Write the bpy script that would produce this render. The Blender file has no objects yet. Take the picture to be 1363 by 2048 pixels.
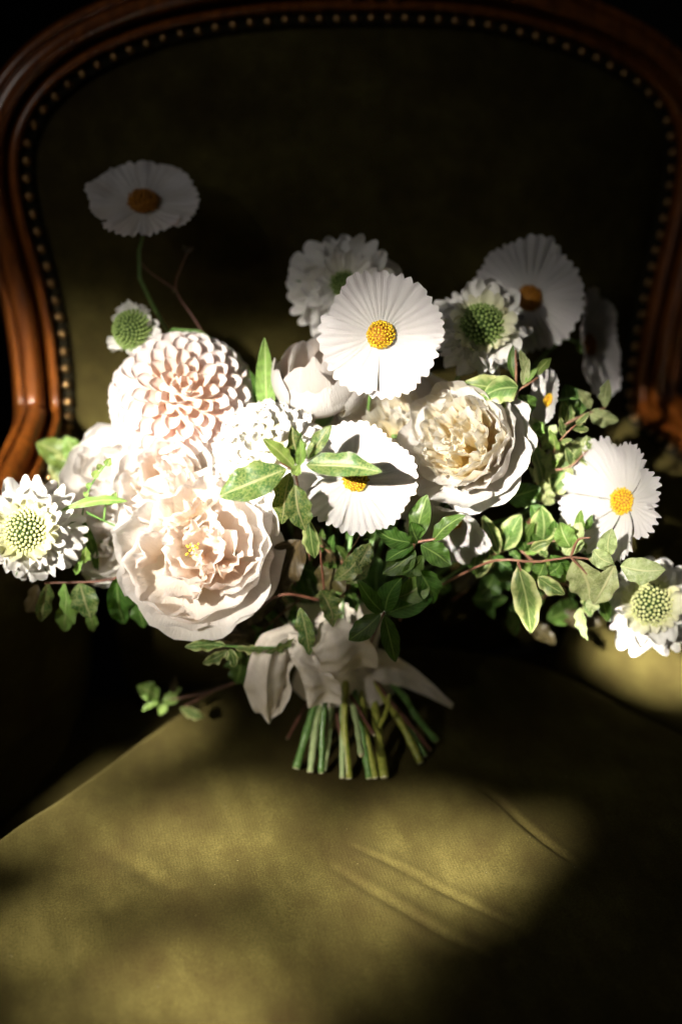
import bpy, math, random
import numpy as np
from mathutils import Vector, Matrix, noise

SC = bpy.context.scene
COL = SC.collection
R_ = math.radians

# ---------------------------------------------------------------- camera
CH, PITCH, TV, ASP = 0.63, R_(25.0), 0.3317, 1363 / 2048
CAM = Vector((0, 0, CH))
FW = Vector((0, math.cos(PITCH), -math.sin(PITCH)))
UP = Vector((0, math.sin(PITCH), math.cos(PITCH)))
RT = Vector((1, 0, 0))
cd = bpy.data.cameras.new("camera")
cam = bpy.data.objects.new("camera", cd)
COL.objects.link(cam)
cam.location = CAM
cam.rotation_euler = (math.pi / 2 - PITCH, 0, 0)
cd.sensor_fit = 'VERTICAL'
cd.sensor_height = 36
cd.lens = 18 / TV
cd.clip_start, cd.clip_end = 0.02, 50
cd.dof.use_dof = True
cd.dof.focus_distance = 0.985
cd.dof.aperture_fstop = 2.2
SC.camera = cam

# ---------------------------------------------------------------- world
w = bpy.data.worlds.new("World")
SC.world = w
w.use_nodes = True
w.node_tree.nodes["Background"].inputs[0].default_value = (0.9, 0.95, 1.0, 1)
w.node_tree.nodes["Background"].inputs[1].default_value = 0.004
SC.view_settings.view_transform = 'Standard'
SC.view_settings.look = 'None'
SC.view_settings.exposure = 0.0
SC.view_settings.gamma = 1.0
SC.render.engine = 'CYCLES'
SC.cycles.use_denoising = True
SC.cycles.max_bounces = 12
SC.cycles.diffuse_bounces = 6
SC.cycles.transmission_bounces = 8
SC.cycles.sample_clamp_indirect = 4


def ray(u, v):
    return FW + RT * ((u - 681.5) / 681.5 * TV * ASP) + UP * ((1024 - v) / 1024 * TV)


def P(u, v, y):
    d = ray(u, v)
    return CAM + d * (y / d.y)


def PZ(u, v, z):
    d = ray(u, v)
    return CAM + d * ((z - CH) / d.z)


def mpp(p):                       # metres per photo pixel at a point
    return (p - CAM).dot(FW) * 2 * TV / 2048


# ---------------------------------------------------------------- lamps: spots added patch by patch, standing in for dappled low sun
LDIR = Vector((0.56, 1.0, -0.62)).normalized()
LPOS = Vector((0.0, 0.95, 0.12)) - LDIR * 4.5


LX = LDIR.cross(Vector((0, 0, 1))).normalized()
LY = LX.cross(LDIR)


def beam(x, y, a, b, power, roll=0.0, blend=0.6, soft=0.05, color=(1.0, 0.93, 0.82)):
    """one added spot lamp standing in for a patch of sun: (x, y) its direction, a and b its half widths, all in degrees"""
    l = bpy.data.lights.new("sun_patch_lamp", 'SPOT')
    l.energy = SUN * power
    l.color = color
    l.spot_size = R_(2 * max(a, b))
    l.spot_blend = blend
    l.shadow_soft_size = soft
    o = bpy.data.objects.new("sun_patch_lamp", l)
    COL.objects.link(o)
    z = -(LDIR + LX * math.tan(R_(x)) + LY * math.tan(R_(y))).normalized()
    xx = (LX - z * LX.dot(z)).normalized()
    m = Matrix((xx, z.cross(xx), z)).transposed().to_4x4()
    k = max(a, b)
    o.matrix_world = Matrix.Translation(LPOS) @ m @ Matrix.Rotation(R_(roll), 4, 'Z') @ Matrix.Diagonal((a / k, b / k, 1, 1))
    return o


SUN = 2300
BEAMS = [   # x, y, half width, half height, strength, roll, blend, (softness)
    (-1.15, 0.85, 1.52, 1.4, 1.75, 0, 0.6),
    (-0.75, 0.45, 0.75, 0.75, 2.1, 20, 0.9),
    (0.5, 1.95, 1.05, 0.85, 0.58, 0, 0.4),
    (1.0, 1.42, 0.85, 0.75, 3.4, 0, 0.8),  # stronger spot added to brighten the cream roses
    (-0.05, 1.75, 0.45, 0.40, 1.0, 0, 0.9),
    (1.65, 0.7, 0.55, 0.75, 0.8, 0, 0.8),
    (-2.3, 0.9, 0.8, 0.9, 0.5, 0, 0.8),
    (-3.2, 1.05, 1.15, 0.95, 1.4, 0, 0.8),
    (-2.14, 0.0, 0.9, 0.8, 0.6, 0, 0.6),
    (2.35, 1.05, 0.62, 1.15, 0.95, 0, 0.5),
    (2.0, 0.02, 0.75, 0.28, 4.6, 0, 0.5, 0.018),
    (-1.6, 2.9, 2.0, 0.9, 0.125, 0, 1.0, 0.22),  # weak wide spot added to lift the shaded upper blooms
    (-0.25, -0.7, 0.75, 0.8, 0.15, 0, 1.0),  # faint spot added for the ribbon
    (0.2, -1.38, 0.65, 0.35, 0.45, 0, 1.0, 0.03),  # small spot added to pick out the cut stems
    (0.30, -2.45, 2.15, 0.90, 0.8, -6, 0.8, 0.03),
    (-0.30, -2.24, 1.00, 0.40, 5.0, 8, 1.0, 0.025),
    (0.45, -2.12, 0.60, 0.30, 1.6, -20, 1.0, 0.025),
    (1.50, -1.86, 1.00, 0.40, 4.2, -4, 0.8, 0.022),
    (1.95, -1.68, 0.60, 0.28, 2.4, 18, 0.8, 0.02),
    (1.25, -2.28, 0.90, 0.26, 3.0, -18, 1.0, 0.022),
    (0.95, -3.08, 1.05, 0.34, 4.6, -8, 1.0, 0.025),
    (0.05, -3.22, 0.80, 0.28, 3.0, 12, 1.0, 0.025),
    (-0.85, -3.10, 0.55, 0.28, 2.6, 20, 1.0, 0.025),
    (-1.80, -2.40, 0.80, 0.34, 3.4, 4, 1.0, 0.022),
    (-1.00, -2.52, 0.45, 0.22, 2.0, -15, 1.0, 0.02),
    (-1.63, -1.69, 0.65, 0.36, 3.2, 0, 1.0, 0.02),
]
for b in BEAMS:
    beam(*b)

al = bpy.data.lights.new("window_fill", 'AREA')
al.shape = 'RECTANGLE'
al.size, al.size_y = 0.7, 0.9
al.energy = 0.34
al.spread = R_(44)  # unseen fill lamp, narrowed so it mostly reaches the shaded blooms
al.color = (1.0, 0.97, 0.92)
ao = bpy.data.objects.new("window_fill", al)
COL.objects.link(ao)
ao.location = (-1.3, -0.35, 1.65)
ao.rotation_euler = (Vector((-0.08, 1.0, 0.36)) - ao.location).to_track_quat('-Z', 'Y').to_euler()

# ---------------------------------------------------------------- materials
MATS = {}


def new_mat(name):
    m = bpy.data.materials.new(name)
    m.use_nodes = True
    nt = m.node_tree
    nt.nodes.clear()
    out = nt.nodes.new('ShaderNodeOutputMaterial')
    MATS[name] = m
    return m, nt, out


def nd(nt, typ, ins=None, **props):
    n = nt.nodes.new(typ)
    for k, v in props.items():
        setattr(n, k, v)
    for k, v in (ins or {}).items():
        if isinstance(v, bpy.types.NodeSocket):
            nt.links.new(v, n.inputs[k])
        else:
            if isinstance(v, (tuple, list)) and len(v) == 3 and n.inputs[k].type == 'RGBA':
                v = (*v, 1)
            n.inputs[k].default_value = v
    return n


def ramp(nt, fac, stops, interp='LINEAR'):
    r = nd(nt, 'ShaderNodeValToRGB', {0: fac})
    r.color_ramp.interpolation = interp
    e = r.color_ramp.elements
    while len(e) < len(stops):
        e.new(0.5)
    for i, (p, c) in enumerate(stops):
        e[i].position = p
        e[i].color = (*c, 1) if len(c) == 3 else c
    return r


def mth(nt, op, a, b=0.0):
    return nd(nt, 'ShaderNodeMath', {0: a, 1: b}, operation=op).outputs[0]


def petal_mat(name, stops, transl=0.28, vein=0.25, vfreq=16.0, rough=0.55):
    m, nt, out = new_mat(name)
    uv = nd(nt, 'ShaderNodeUVMap')
    sep = nd(nt, 'ShaderNodeSeparateXYZ', {0: uv.outputs[0]})
    c = ramp(nt, sep.outputs[0], stops)
    nz = nd(nt, 'ShaderNodeTexNoise', {'Vector': nd(nt, 'ShaderNodeMapping', {0: uv.outputs[0], 3: (2.2, vfreq, 1)}).outputs[0], 'Scale': 2.5, 'Detail': 3.0})
    oi = nd(nt, 'ShaderNodeObjectInfo')
    tint = nd(nt, 'ShaderNodeHueSaturation', {'Saturation': mth(nt, 'ADD', mth(nt, 'MULTIPLY', oi.outputs['Random'], 0.5), 0.75),
                                              'Value': mth(nt, 'ADD', mth(nt, 'MULTIPLY', nz.outputs[0], 0.12), 0.93), 'Color': c.outputs[0]})
    bmp = nd(nt, 'ShaderNodeBump', {'Height': nz.outputs[0], 'Strength': vein, 'Distance': 0.0012})
    p = nd(nt, 'ShaderNodeBsdfPrincipled', {'Base Color': tint.outputs[0], 'Roughness': rough, 'Specular IOR Level': 0.25, 'Normal': bmp.outputs[0],
                                            'Sheen Weight': 0.08})
    t = nd(nt, 'ShaderNodeBsdfTranslucent', {'Color': tint.outputs[0], 'Normal': bmp.outputs[0]})
    mx = nd(nt, 'ShaderNodeMixShader', {0: transl, 1: p.outputs[0], 2: t.outputs[0]})
    nt.links.new(mx.outputs[0], out.inputs[0])
    return m


petal_mat('cosmos_white', [(0.0, (0.62, 0.60, 0.40)), (0.16, (0.80, 0.78, 0.76)), (1.0, (0.84, 0.81, 0.82))], 0.45, 0.6, 30)
petal_mat('scabiosa_white', [(0.0, (0.62, 0.66, 0.40)), (0.35, (0.80, 0.79, 0.70)), (1.0, (0.84, 0.82, 0.80))], 0.3, 0.2, 10)
petal_mat('scabiosa_cream', [(0.0, (0.45, 0.50, 0.18)), (0.6, (0.72, 0.72, 0.42)), (1.0, (0.80, 0.78, 0.58))], 0.3, 0.2, 10)
petal_mat('dahlia_blush', [(0.0, (0.80, 0.50, 0.42)), (0.45, (0.84, 0.68, 0.62)), (0.8, (0.86, 0.78, 0.75)), (1.0, (0.88, 0.85, 0.84))], 0.38, 0.15, 14)
petal_mat('dahlia_heart', [(0.0, (0.82, 0.60, 0.46)), (0.6, (0.86, 0.72, 0.64)), (1.0, (0.87, 0.80, 0.76))], 0.38, 0.15, 14)
petal_mat('dahlia_white', [(0.0, (0.78, 0.74, 0.55)), (0.4, (0.84, 0.82, 0.76)), (1.0, (0.87, 0.86, 0.84))], 0.38, 0.2, 14)
petal_mat('dahlia_greenish', [(0.0, (0.35, 0.45, 0.15)), (0.4, (0.70, 0.72, 0.58)), (1.0, (0.80, 0.80, 0.74))], 0.2, 0.2, 14)
petal_mat('rose_white', [(0.0, (0.84, 0.76, 0.56)), (0.5, (0.87, 0.83, 0.77)), (1.0, (0.88, 0.85, 0.83))], 0.58, 0.5, 18)
petal_mat('rose_blush', [(0.0, (0.87, 0.64, 0.42)), (0.45, (0.88, 0.77, 0.68)), (1.0, (0.89, 0.83, 0.79))], 0.58, 0.5, 18)
petal_mat('rose_peach', [(0.0, (0.87, 0.52, 0.26)), (0.45, (0.88, 0.70, 0.54)), (1.0, (0.88, 0.79, 0.71))], 0.58, 0.5, 18)
petal_mat('rose_cream', [(0.0, (0.86, 0.66, 0.26)), (0.5, (0.87, 0.78, 0.55)), (1.0, (0.87, 0.84, 0.76))], 0.58, 0.5, 18)


def leaf_mat(name, base, vein, speck=None, margin=None, gloss=0.35, speckw=0.5):
    m, nt, out = new_mat(name)
    uv = nd(nt, 'ShaderNodeUVMap')
    sep = nd(nt, 'ShaderNodeSeparateXYZ', {0: uv.outputs[0]})
    x, y = sep.outputs[0], sep.outputs[1]
    a = mth(nt, 'ABSOLUTE', mth(nt, 'SUBTRACT', y, 0.5))           # 0 at the midrib, .5 at the margin
    tc = nd(nt, 'ShaderNodeTexCoord')
    oi = nd(nt, 'ShaderNodeObjectInfo')
    n1 = nd(nt, 'ShaderNodeTexNoise', {'Vector': tc.outputs['Object'], 'Scale': 160.0, 'Detail': 3.0})
    dark = tuple(c * 0.6 for c in base)
    col = ramp(nt, n1.outputs[0], [(0.35, dark), (0.65, base)]).outputs[0]
    if speck:
        n2 = nd(nt, 'ShaderNodeTexNoise', {'Vector': tc.outputs['Object'], 'Scale': 700.0, 'Detail': 2.0, 'Roughness': 0.7})
        n3 = nd(nt, 'ShaderNodeTexNoise', {'Vector': tc.outputs['Object'], 'Scale': 130.0, 'Detail': 1.0})
        f = mth(nt, 'ADD', n2.outputs[0], mth(nt, 'MULTIPLY', mth(nt, 'SUBTRACT', n3.outputs[0], 0.5), 0.5))
        k = ramp(nt, f, [(0.5 - 0.06, (0, 0, 0)), (0.5 + 0.06, (1, 1, 1))]).outputs[0]
        col = nd(nt, 'ShaderNodeMix', {0: mth(nt, 'MULTIPLY', k, speckw), 6: col, 7: speck}, data_type='RGBA').outputs[2]
    if margin:
        n4 = nd(nt, 'ShaderNodeTexNoise', {'Vector': tc.outputs['Object'], 'Scale': 140.0, 'Detail': 2.0})
        f = mth(nt, 'ADD', a, mth(nt, 'MULTIPLY', mth(nt, 'SUBTRACT', n4.outputs[0], 0.5), 0.55))
        k = ramp(nt, f, [(0.24, (0, 0, 0)), (0.42, (1, 1, 1))]).outputs[0]
        col = nd(nt, 'ShaderNodeMix', {0: k, 6: col, 7: margin}, data_type='RGBA').outputs[2]
    rib = ramp(nt, a, [(0.018, (1, 1, 1)), (0.05, (0, 0, 0))]).outputs[0]
    # side veins run forward from the midrib
    s = mth(nt, 'SINE', mth(nt, 'MULTIPLY', mth(nt, 'SUBTRACT', x, mth(nt, 'MULTIPLY', a, 0.7)), 46.0))
    sv = ramp(nt, s, [(0.86, (0, 0, 0)), (1.0, (1, 1, 1))]).outputs[0]
    k = mth(nt, 'MAXIMUM', rib, mth(nt, 'MULTIPLY', sv, 0.35))
    col = nd(nt, 'ShaderNodeMix', {0: k, 6: col, 7: vein}, data_type='RGBA').outputs[2]
    hs = nd(nt, 'ShaderNodeHueSaturation', {'Hue': mth(nt, 'ADD', mth(nt, 'MULTIPLY', oi.outputs['Random'], 0.03), 0.485),
                                            'Value': mth(nt, 'ADD', mth(nt, 'MULTIPLY', oi.outputs['Random'], 0.4), 0.8), 'Color': col})
    h = mth(nt, 'SUBTRACT', mth(nt, 'MULTIPLY', n1.outputs[0], 0.4), k)
    bmp = nd(nt, 'ShaderNodeBump', {'Height': h, 'Strength': 0.5, 'Distance': 0.0009})
    p = nd(nt, 'ShaderNodeBsdfPrincipled', {'Base Color': hs.outputs[0], 'Roughness': gloss, 'Specular IOR Level': 0.4, 'Normal': bmp.outputs[0]})
    t = nd(nt, 'ShaderNodeBsdfTranslucent', {'Color': nd(nt, 'ShaderNodeHueSaturation', {'Saturation': 1.2, 'Value': 1.3, 'Color': hs.outputs[0]}).outputs[0]})
    mx = nd(nt, 'ShaderNodeMixShader', {0: 0.34, 1: p.outputs[0], 2: t.outputs[0]})
    nt.links.new(mx.outputs[0], out.inputs[0])
    return m


leaf_mat('leaf_speckled', (0.055, 0.12, 0.025), (0.28, 0.28, 0.13), speck=(0.20, 0.23, 0.075), gloss=0.42, speckw=0.75)
leaf_mat('leaf_green', (0.07, 0.15, 0.025), (0.20, 0.30, 0.09), gloss=0.4)
leaf_mat('leaf_variegated', (0.12, 0.20, 0.05), (0.28, 0.34, 0.13), margin=(0.40, 0.44, 0.18), gloss=0.4)
leaf_mat('leaf_pale', (0.34, 0.42, 0.17), (0.50, 0.52, 0.26), speck=(0.48, 0.52, 0.28), gloss=0.45, speckw=0.5)
leaf_mat('leaf_light', (0.20, 0.32, 0.07), (0.36, 0.42, 0.16), gloss=0.4)
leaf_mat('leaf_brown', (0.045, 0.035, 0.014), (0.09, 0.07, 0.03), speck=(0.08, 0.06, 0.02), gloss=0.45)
LEAFM = {'s': 'leaf_speckled', 'g': 'leaf_green', 'v': 'leaf_variegated', 'p': 'leaf_pale', 'l': 'leaf_light', 'b': 'leaf_brown'}


def plain_mat(name, c1, c2, scale=60.0, rough=0.5, metal=0.0, bump=0.2, dist=0.001, stretch=(1, 1, 1), coat=0.0, spec=0.5, sheen=0.0, transl=0.0):
    m, nt, out = new_mat(name)
    tc = nd(nt, 'ShaderNodeTexCoord')
    mp = nd(nt, 'ShaderNodeMapping', {0: tc.outputs['Object'], 3: stretch})
    n = nd(nt, 'ShaderNodeTexNoise', {'Vector': mp.outputs[0], 'Scale': scale, 'Detail': 5.0})
    c = ramp(nt, n.outputs[0], [(0.3, c1), (0.7, c2)])
    b = nd(nt, 'ShaderNodeBump', {'Height': n.outputs[0], 'Strength': bump, 'Distance': dist})
    p = nd(nt, 'ShaderNodeBsdfPrincipled', {'Base Color': c.outputs[0], 'Roughness': rough, 'Metallic': metal, 'Normal': b.outputs[0], 'Coat Weight': coat,
                                            'Coat Roughness': 0.12, 'Specular IOR Level': spec, 'Sheen Weight': sheen})
    if transl:
        t = nd(nt, 'ShaderNodeBsdfTranslucent', {'Color': c.outputs[0]})
        mx = nd(nt, 'ShaderNodeMixShader', {0: transl, 1: p.outputs[0], 2: t.outputs[0]})
        nt.links.new(mx.outputs[0], out.inputs[0])
    else:
        nt.links.new(p.outputs[0], out.inputs[0])
    return m


plain_mat('mahogany', (0.085, 0.021, 0.003), (0.25, 0.074, 0.010), 30, 0.3, bump=0.08, stretch=(6, 6, 0.8), coat=0.6)
plain_mat('brass', (0.30, 0.17, 0.065), (0.50, 0.31, 0.14), 300, 0.34, metal=1.0, bump=0.1)
plain_mat('braid', (0.010, 0.008, 0.004), (0.02, 0.016, 0.007), 500, 0.9, bump=0.5, spec=0.1)
plain_mat('stem_green', (0.07, 0.16, 0.035), (0.15, 0.27, 0.07), 260, 0.28, bump=0.4)
plain_mat('stem_pale', (0.28, 0.38, 0.16), (0.42, 0.50, 0.24), 260, 0.28, bump=0.4)
plain_mat('stem_yellow', (0.20, 0.25, 0.035), (0.38, 0.37, 0.07), 260, 0.28, bump=0.4)
plain_mat('stem_brown', (0.07, 0.026, 0.014), (0.15, 0.06, 0.035), 260, 0.5, bump=0.5)
plain_mat('stem_red', (0.14, 0.06, 0.04), (0.24, 0.12, 0.07), 260, 0.5, bump=0.3)
plain_mat('stem_cut', (0.40, 0.40, 0.22), (0.55, 0.52, 0.32), 800, 0.7)
plain_mat('floret_yellow', (0.52, 0.31, 0.015), (0.80, 0.56, 0.03), 500, 0.6, bump=0.3, spec=0.2)
plain_mat('floret_amber', (0.20, 0.07, 0.008), (0.42, 0.18, 0.015), 500, 0.6, bump=0.3, spec=0.2)
plain_mat('bead_green', (0.52, 0.56, 0.22), (0.70, 0.70, 0.38), 300, 0.5, spec=0.3)
plain_mat('bead_darkgreen', (0.14, 0.22, 0.05), (0.28, 0.38, 0.12), 300, 0.5, spec=0.3)
plain_mat('dome_green', (0.015, 0.035, 0.008), (0.04, 0.07, 0.015), 300, 0.7, spec=0.1)
plain_mat('calyx_green', (0.06, 0.13, 0.03), (0.12, 0.22, 0.05), 200, 0.5)
plain_mat('silk', (0.70, 0.63, 0.54), (0.78, 0.71, 0.62), 400, 0.36, bump=0.25, spec=0.3, sheen=0.2, transl=0.25)
plain_mat('dark_wall', (0.012, 0.010, 0.009), (0.018, 0.015, 0.012), 3, 0.9, bump=0.1)
plain_mat('lint', (0.16, 0.14, 0.09), (0.24, 0.21, 0.14), 300, 0.8)


def velvet_mat(name, c1, c2, c3):
    m, nt, out = new_mat(name)
    tc = nd(nt, 'ShaderNodeTexCoord')
    o = tc.outputs['Object']
    n1 = nd(nt, 'ShaderNodeTexNoise', {'Vector': o, 'Scale': 9.0, 'Detail': 4.0, 'Roughness': 0.6})
    n2 = nd(nt, 'ShaderNodeTexNoise', {'Vector': o, 'Scale': 800.0, 'Detail': 3.0, 'Roughness': 0.8})
    n3 = nd(nt, 'ShaderNodeTexNoise', {'Vector': nd(nt, 'ShaderNodeMapping', {0: o, 3: (1, 0.35, 1)}).outputs[0], 'Scale': 70.0, 'Detail': 3.0})
    wv = nd(nt, 'ShaderNodeTexWave', {'Vector': o, 'Scale': 150.0, 'Distortion': 1.2, 'Detail': 1.0}, wave_type='BANDS', bands_direction='X')
    f = mth(nt, 'ADD', mth(nt, 'MULTIPLY', n1.outputs[0], 0.45), mth(nt, 'ADD', mth(nt, 'MULTIPLY', n2.outputs[0], 0.42), mth(nt, 'MULTIPLY', n3.outputs[0], 0.2)))
    c = ramp(nt, f, [(0.42, c1), (0.54, c2), (0.66, c3)])
    h = mth(nt, 'ADD', n2.outputs[0], mth(nt, 'MULTIPLY', wv.outputs[1], 0.10))
    b = nd(nt, 'ShaderNodeBump', {'Height': h, 'Strength': 0.4, 'Distance': 0.0012})
    p = nd(nt, 'ShaderNodeBsdfPrincipled', {'Base Color': c.outputs[0], 'Roughness': 0.85, 'Specular IOR Level': 0.12, 'Normal': b.outputs[0],
                                            'Sheen Weight': 0.06, 'Sheen Roughness': 0.35, 'Sheen Tint': (0.80, 0.66, 0.22, 1)})
    nt.links.new(p.outputs[0], out.inputs[0])
    return m


velvet_mat('olive_velvet', (0.020, 0.0130, 0.0024), (0.035, 0.028, 0.006), (0.070, 0.058, 0.015))

# ---------------------------------------------------------------- mesh helpers


def link(name, me, mat=None, parent=None, mw=None):
    o = bpy.data.objects.new(name, me)
    COL.objects.link(o)
    if mat and me is not None and not me.materials:
        me.materials.append(MATS[mat])
    if parent is not None:
        o.parent = parent
    if mw is not None:
        o.matrix_local = mw
    return o


def thing(name, label, cat, mw, group=None):
    o = bpy.data.objects.new(name, None)
    o.empty_display_size = 0.01
    COL.objects.link(o)
    o.matrix_world = mw
    o['label'] = label
    o['category'] = cat
    if group:
        o['group'] = group
    return o


def mesh(name, v, f, uv=None, smooth=True):
    me = bpy.data.meshes.new(name)
    me.from_pydata([tuple(map(float, p)) for p in v], [], [tuple(int(i) for i in q) for q in f])
    if uv is not None:
        ul = me.uv_layers.new(name="UVMap")
        idx = np.empty(len(me.loops), dtype=np.int32)
        me.loops.foreach_get('vertex_index', idx)
        ul.data.foreach_set('uv', np.asarray(uv, dtype=np.float32)[idx].ravel())
    if smooth:
        me.polygons.foreach_set('use_smooth', [True] * len(me.polygons))
    me.update()
    return me


def grid(name, fn, nu, nv, closed_v=False):
    """fn(t, s) with t in 0..1 along, s in -1..1 across -> xyz"""
    v, uv = [], []
    for i in range(nu):
        t = i / (nu - 1)
        for j in range(nv):
            s = -1 + 2 * j / (nv - 1)
            v.append(fn(t, s))
            uv.append((t, 0.5 + s / 2))
    f = [(i * nv + j, i * nv + j + 1, (i + 1) * nv + j + 1, (i + 1) * nv + j) for i in range(nu - 1) for j in range(nv - 1)]
    return mesh(name, v, f, uv)


def ico_points(n, phimax):
    out = []
    for k in range(n):
        z = 1 - (k + 0.5) / n * (1 - math.cos(phimax))
        out.append((math.acos(max(-1, min(1, z))), k * 2.399963))
    return out


def blob_set(name, items, seg=6, rings=4):
    """many little domes: items = (centre, radius, axis)"""
    v, f = [], []
    for c, r, ax in items:
        q = Vector((0, 0, 1)).rotation_difference(ax)
        b0 = len(v)
        for i in range(rings):
            ph = math.pi * 0.62 * (i + 1) / rings
            for j in range(seg):
                a = 2 * math.pi * j / seg
                v.append(c + q @ Vector((math.sin(ph) * math.cos(a), math.sin(ph) * math.sin(a), math.cos(ph))) * r)
        top = len(v)
        v.append(c + q @ Vector((0, 0, r)))
        for j in range(seg):
            f.append((top, b0 + j, b0 + (j + 1) % seg))
        for i in range(rings - 1):
            for j in range(seg):
                k = (j + 1) % seg
                f.append((b0 + i * seg + j, b0 + (i + 1) * seg + j, b0 + (i + 1) * seg + k, b0 + i * seg + k))
    return mesh(name, v, f)


def dome(name, r, h, phimax=1.75, seg=20, rings=9):
    v, f = [], []
    for i in range(1, rings + 1):
        ph = phimax * i / rings
        for j in range(seg):
            a = 2 * math.pi * j / seg
            v.append((r * math.sin(ph) * math.cos(a), r * math.sin(ph) * math.sin(a), h * math.cos(ph)))
    v.append((0, 0, h))
    for j in range(seg):
        f.append((len(v) - 1, j, (j + 1) % seg))
    for i in range(rings - 1):
        for j in range(seg):
            k = (j + 1) % seg
            f.append((i * seg + j, (i + 1) * seg + j, (i + 1) * seg + k, i * seg + k))
    return mesh(name, v, f)


def cat(pts, n):
    p = [Vector(q) for q in pts]
    if len(p) == 2:
        return [p[0].lerp(p[1], i / (n - 1)) for i in range(n)]
    p = [p[0] * 2 - p[1]] + p + [p[-1] * 2 - p[-2]]
    fine = []
    for i in range(1, len(p) - 2):
        for k in range(24):
            t = k / 24
            a, b, c, d = p[i - 1], p[i], p[i + 1], p[i + 2]
            fine.append(0.5 * ((2 * b) + (c - a) * t + (2 * a - 5 * b + 4 * c - d) * t * t + (3 * b - a - 3 * c + d) * t ** 3))
    fine.append(p[-2])
    L = [0.0]
    for i in range(1, len(fine)):
        L.append(L[-1] + (fine[i] - fine[i - 1]).length)
    out, j = [], 0
    for i in range(n):
        s = L[-1] * i / (n - 1)
        while j < len(L) - 2 and L[j + 1] < s:
            j += 1
        t = (s - L[j]) / max(1e-9, L[j + 1] - L[j])
        out.append(fine[j].lerp(fine[j + 1], min(1, max(0, t))))
    return out


def tube(name, pts, r0, r1=None, seg=8, n=14, cap=True, knots=0.0, seed=0):
    r1 = r0 if r1 is None else r1
    p = cat(pts, n)
    v, f = [], []
    up = Vector((0.3, 0.2, 0.93))
    for i, c in enumerate(p):
        t = (p[min(i + 1, n - 1)] - p[max(i - 1, 0)]).normalized()
        a = t.cross(up).normalized()
        b = t.cross(a)
        r = r0 + (r1 - r0) * i / (n - 1)
        if knots:
            r *= 1 + knots * noise.noise(c * 160 + Vector((seed, 0, 0)))
        for j in range(seg):
            q = 2 * math.pi * j / seg
            v.append(c + (a * math.cos(q) + b * math.sin(q)) * r)
    for i in range(n - 1):
        for j in range(seg):
            k = (j + 1) % seg
            f.append((i * seg + j, i * seg + k, (i + 1) * seg + k, (i + 1) * seg + j))
    if cap:
        f.append(tuple(range(seg - 1, -1, -1)))
        f.append(tuple((n - 1) * seg + j for j in range(seg)))
    return mesh(name, v, f)


def facing(c, fx=0.0, fy=0.0, roll=0.0):
    """matrix at c whose Z faces the camera, leaned fx to the right and fy upward of it"""
    d = (CAM - c).normalized()
    r = d.cross(UP).normalized() * -1
    u = d.cross(r).normalized()
    if u.z < 0:
        u = -u
    if r.x < 0:
        r = -r
    z = (d + r * fx + u * fy).normalized()
    x = u.cross(z)
    x = (r - z * r.dot(z)).normalized()
    y = z.cross(x)
    m = Matrix((x, y, z)).transposed().to_4x4()
    return Matrix.Translation(c) @ m @ Matrix.Rotation(R_(roll), 4, 'Z')


BIND = P(672, 1318, 0.955)        # where all stems meet, inside the ribbon


def flower_stem(root, mw, r=0.0015, mat='stem_green', back=0.02, via=None, mw_root=None):
    inv = (mw_root or mw).inverted()
    c = mw.translation
    z = (mw.to_3x3() @ Vector((0, 0, 1))).normalized()
    pts = [c - z * 0.002, c - z * back]
    if via:
        pts += via
    pts += [pts[-1].lerp(BIND, 0.5) + Vector((0, 0.045, -0.015)), BIND]
    return link('stem', tube('stem', [inv @ p for p in pts], r, r * 1.15, 7, 20), mat, root)


def N3(x, y, z):
    return noise.noise(Vector((x, y, z)))


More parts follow.
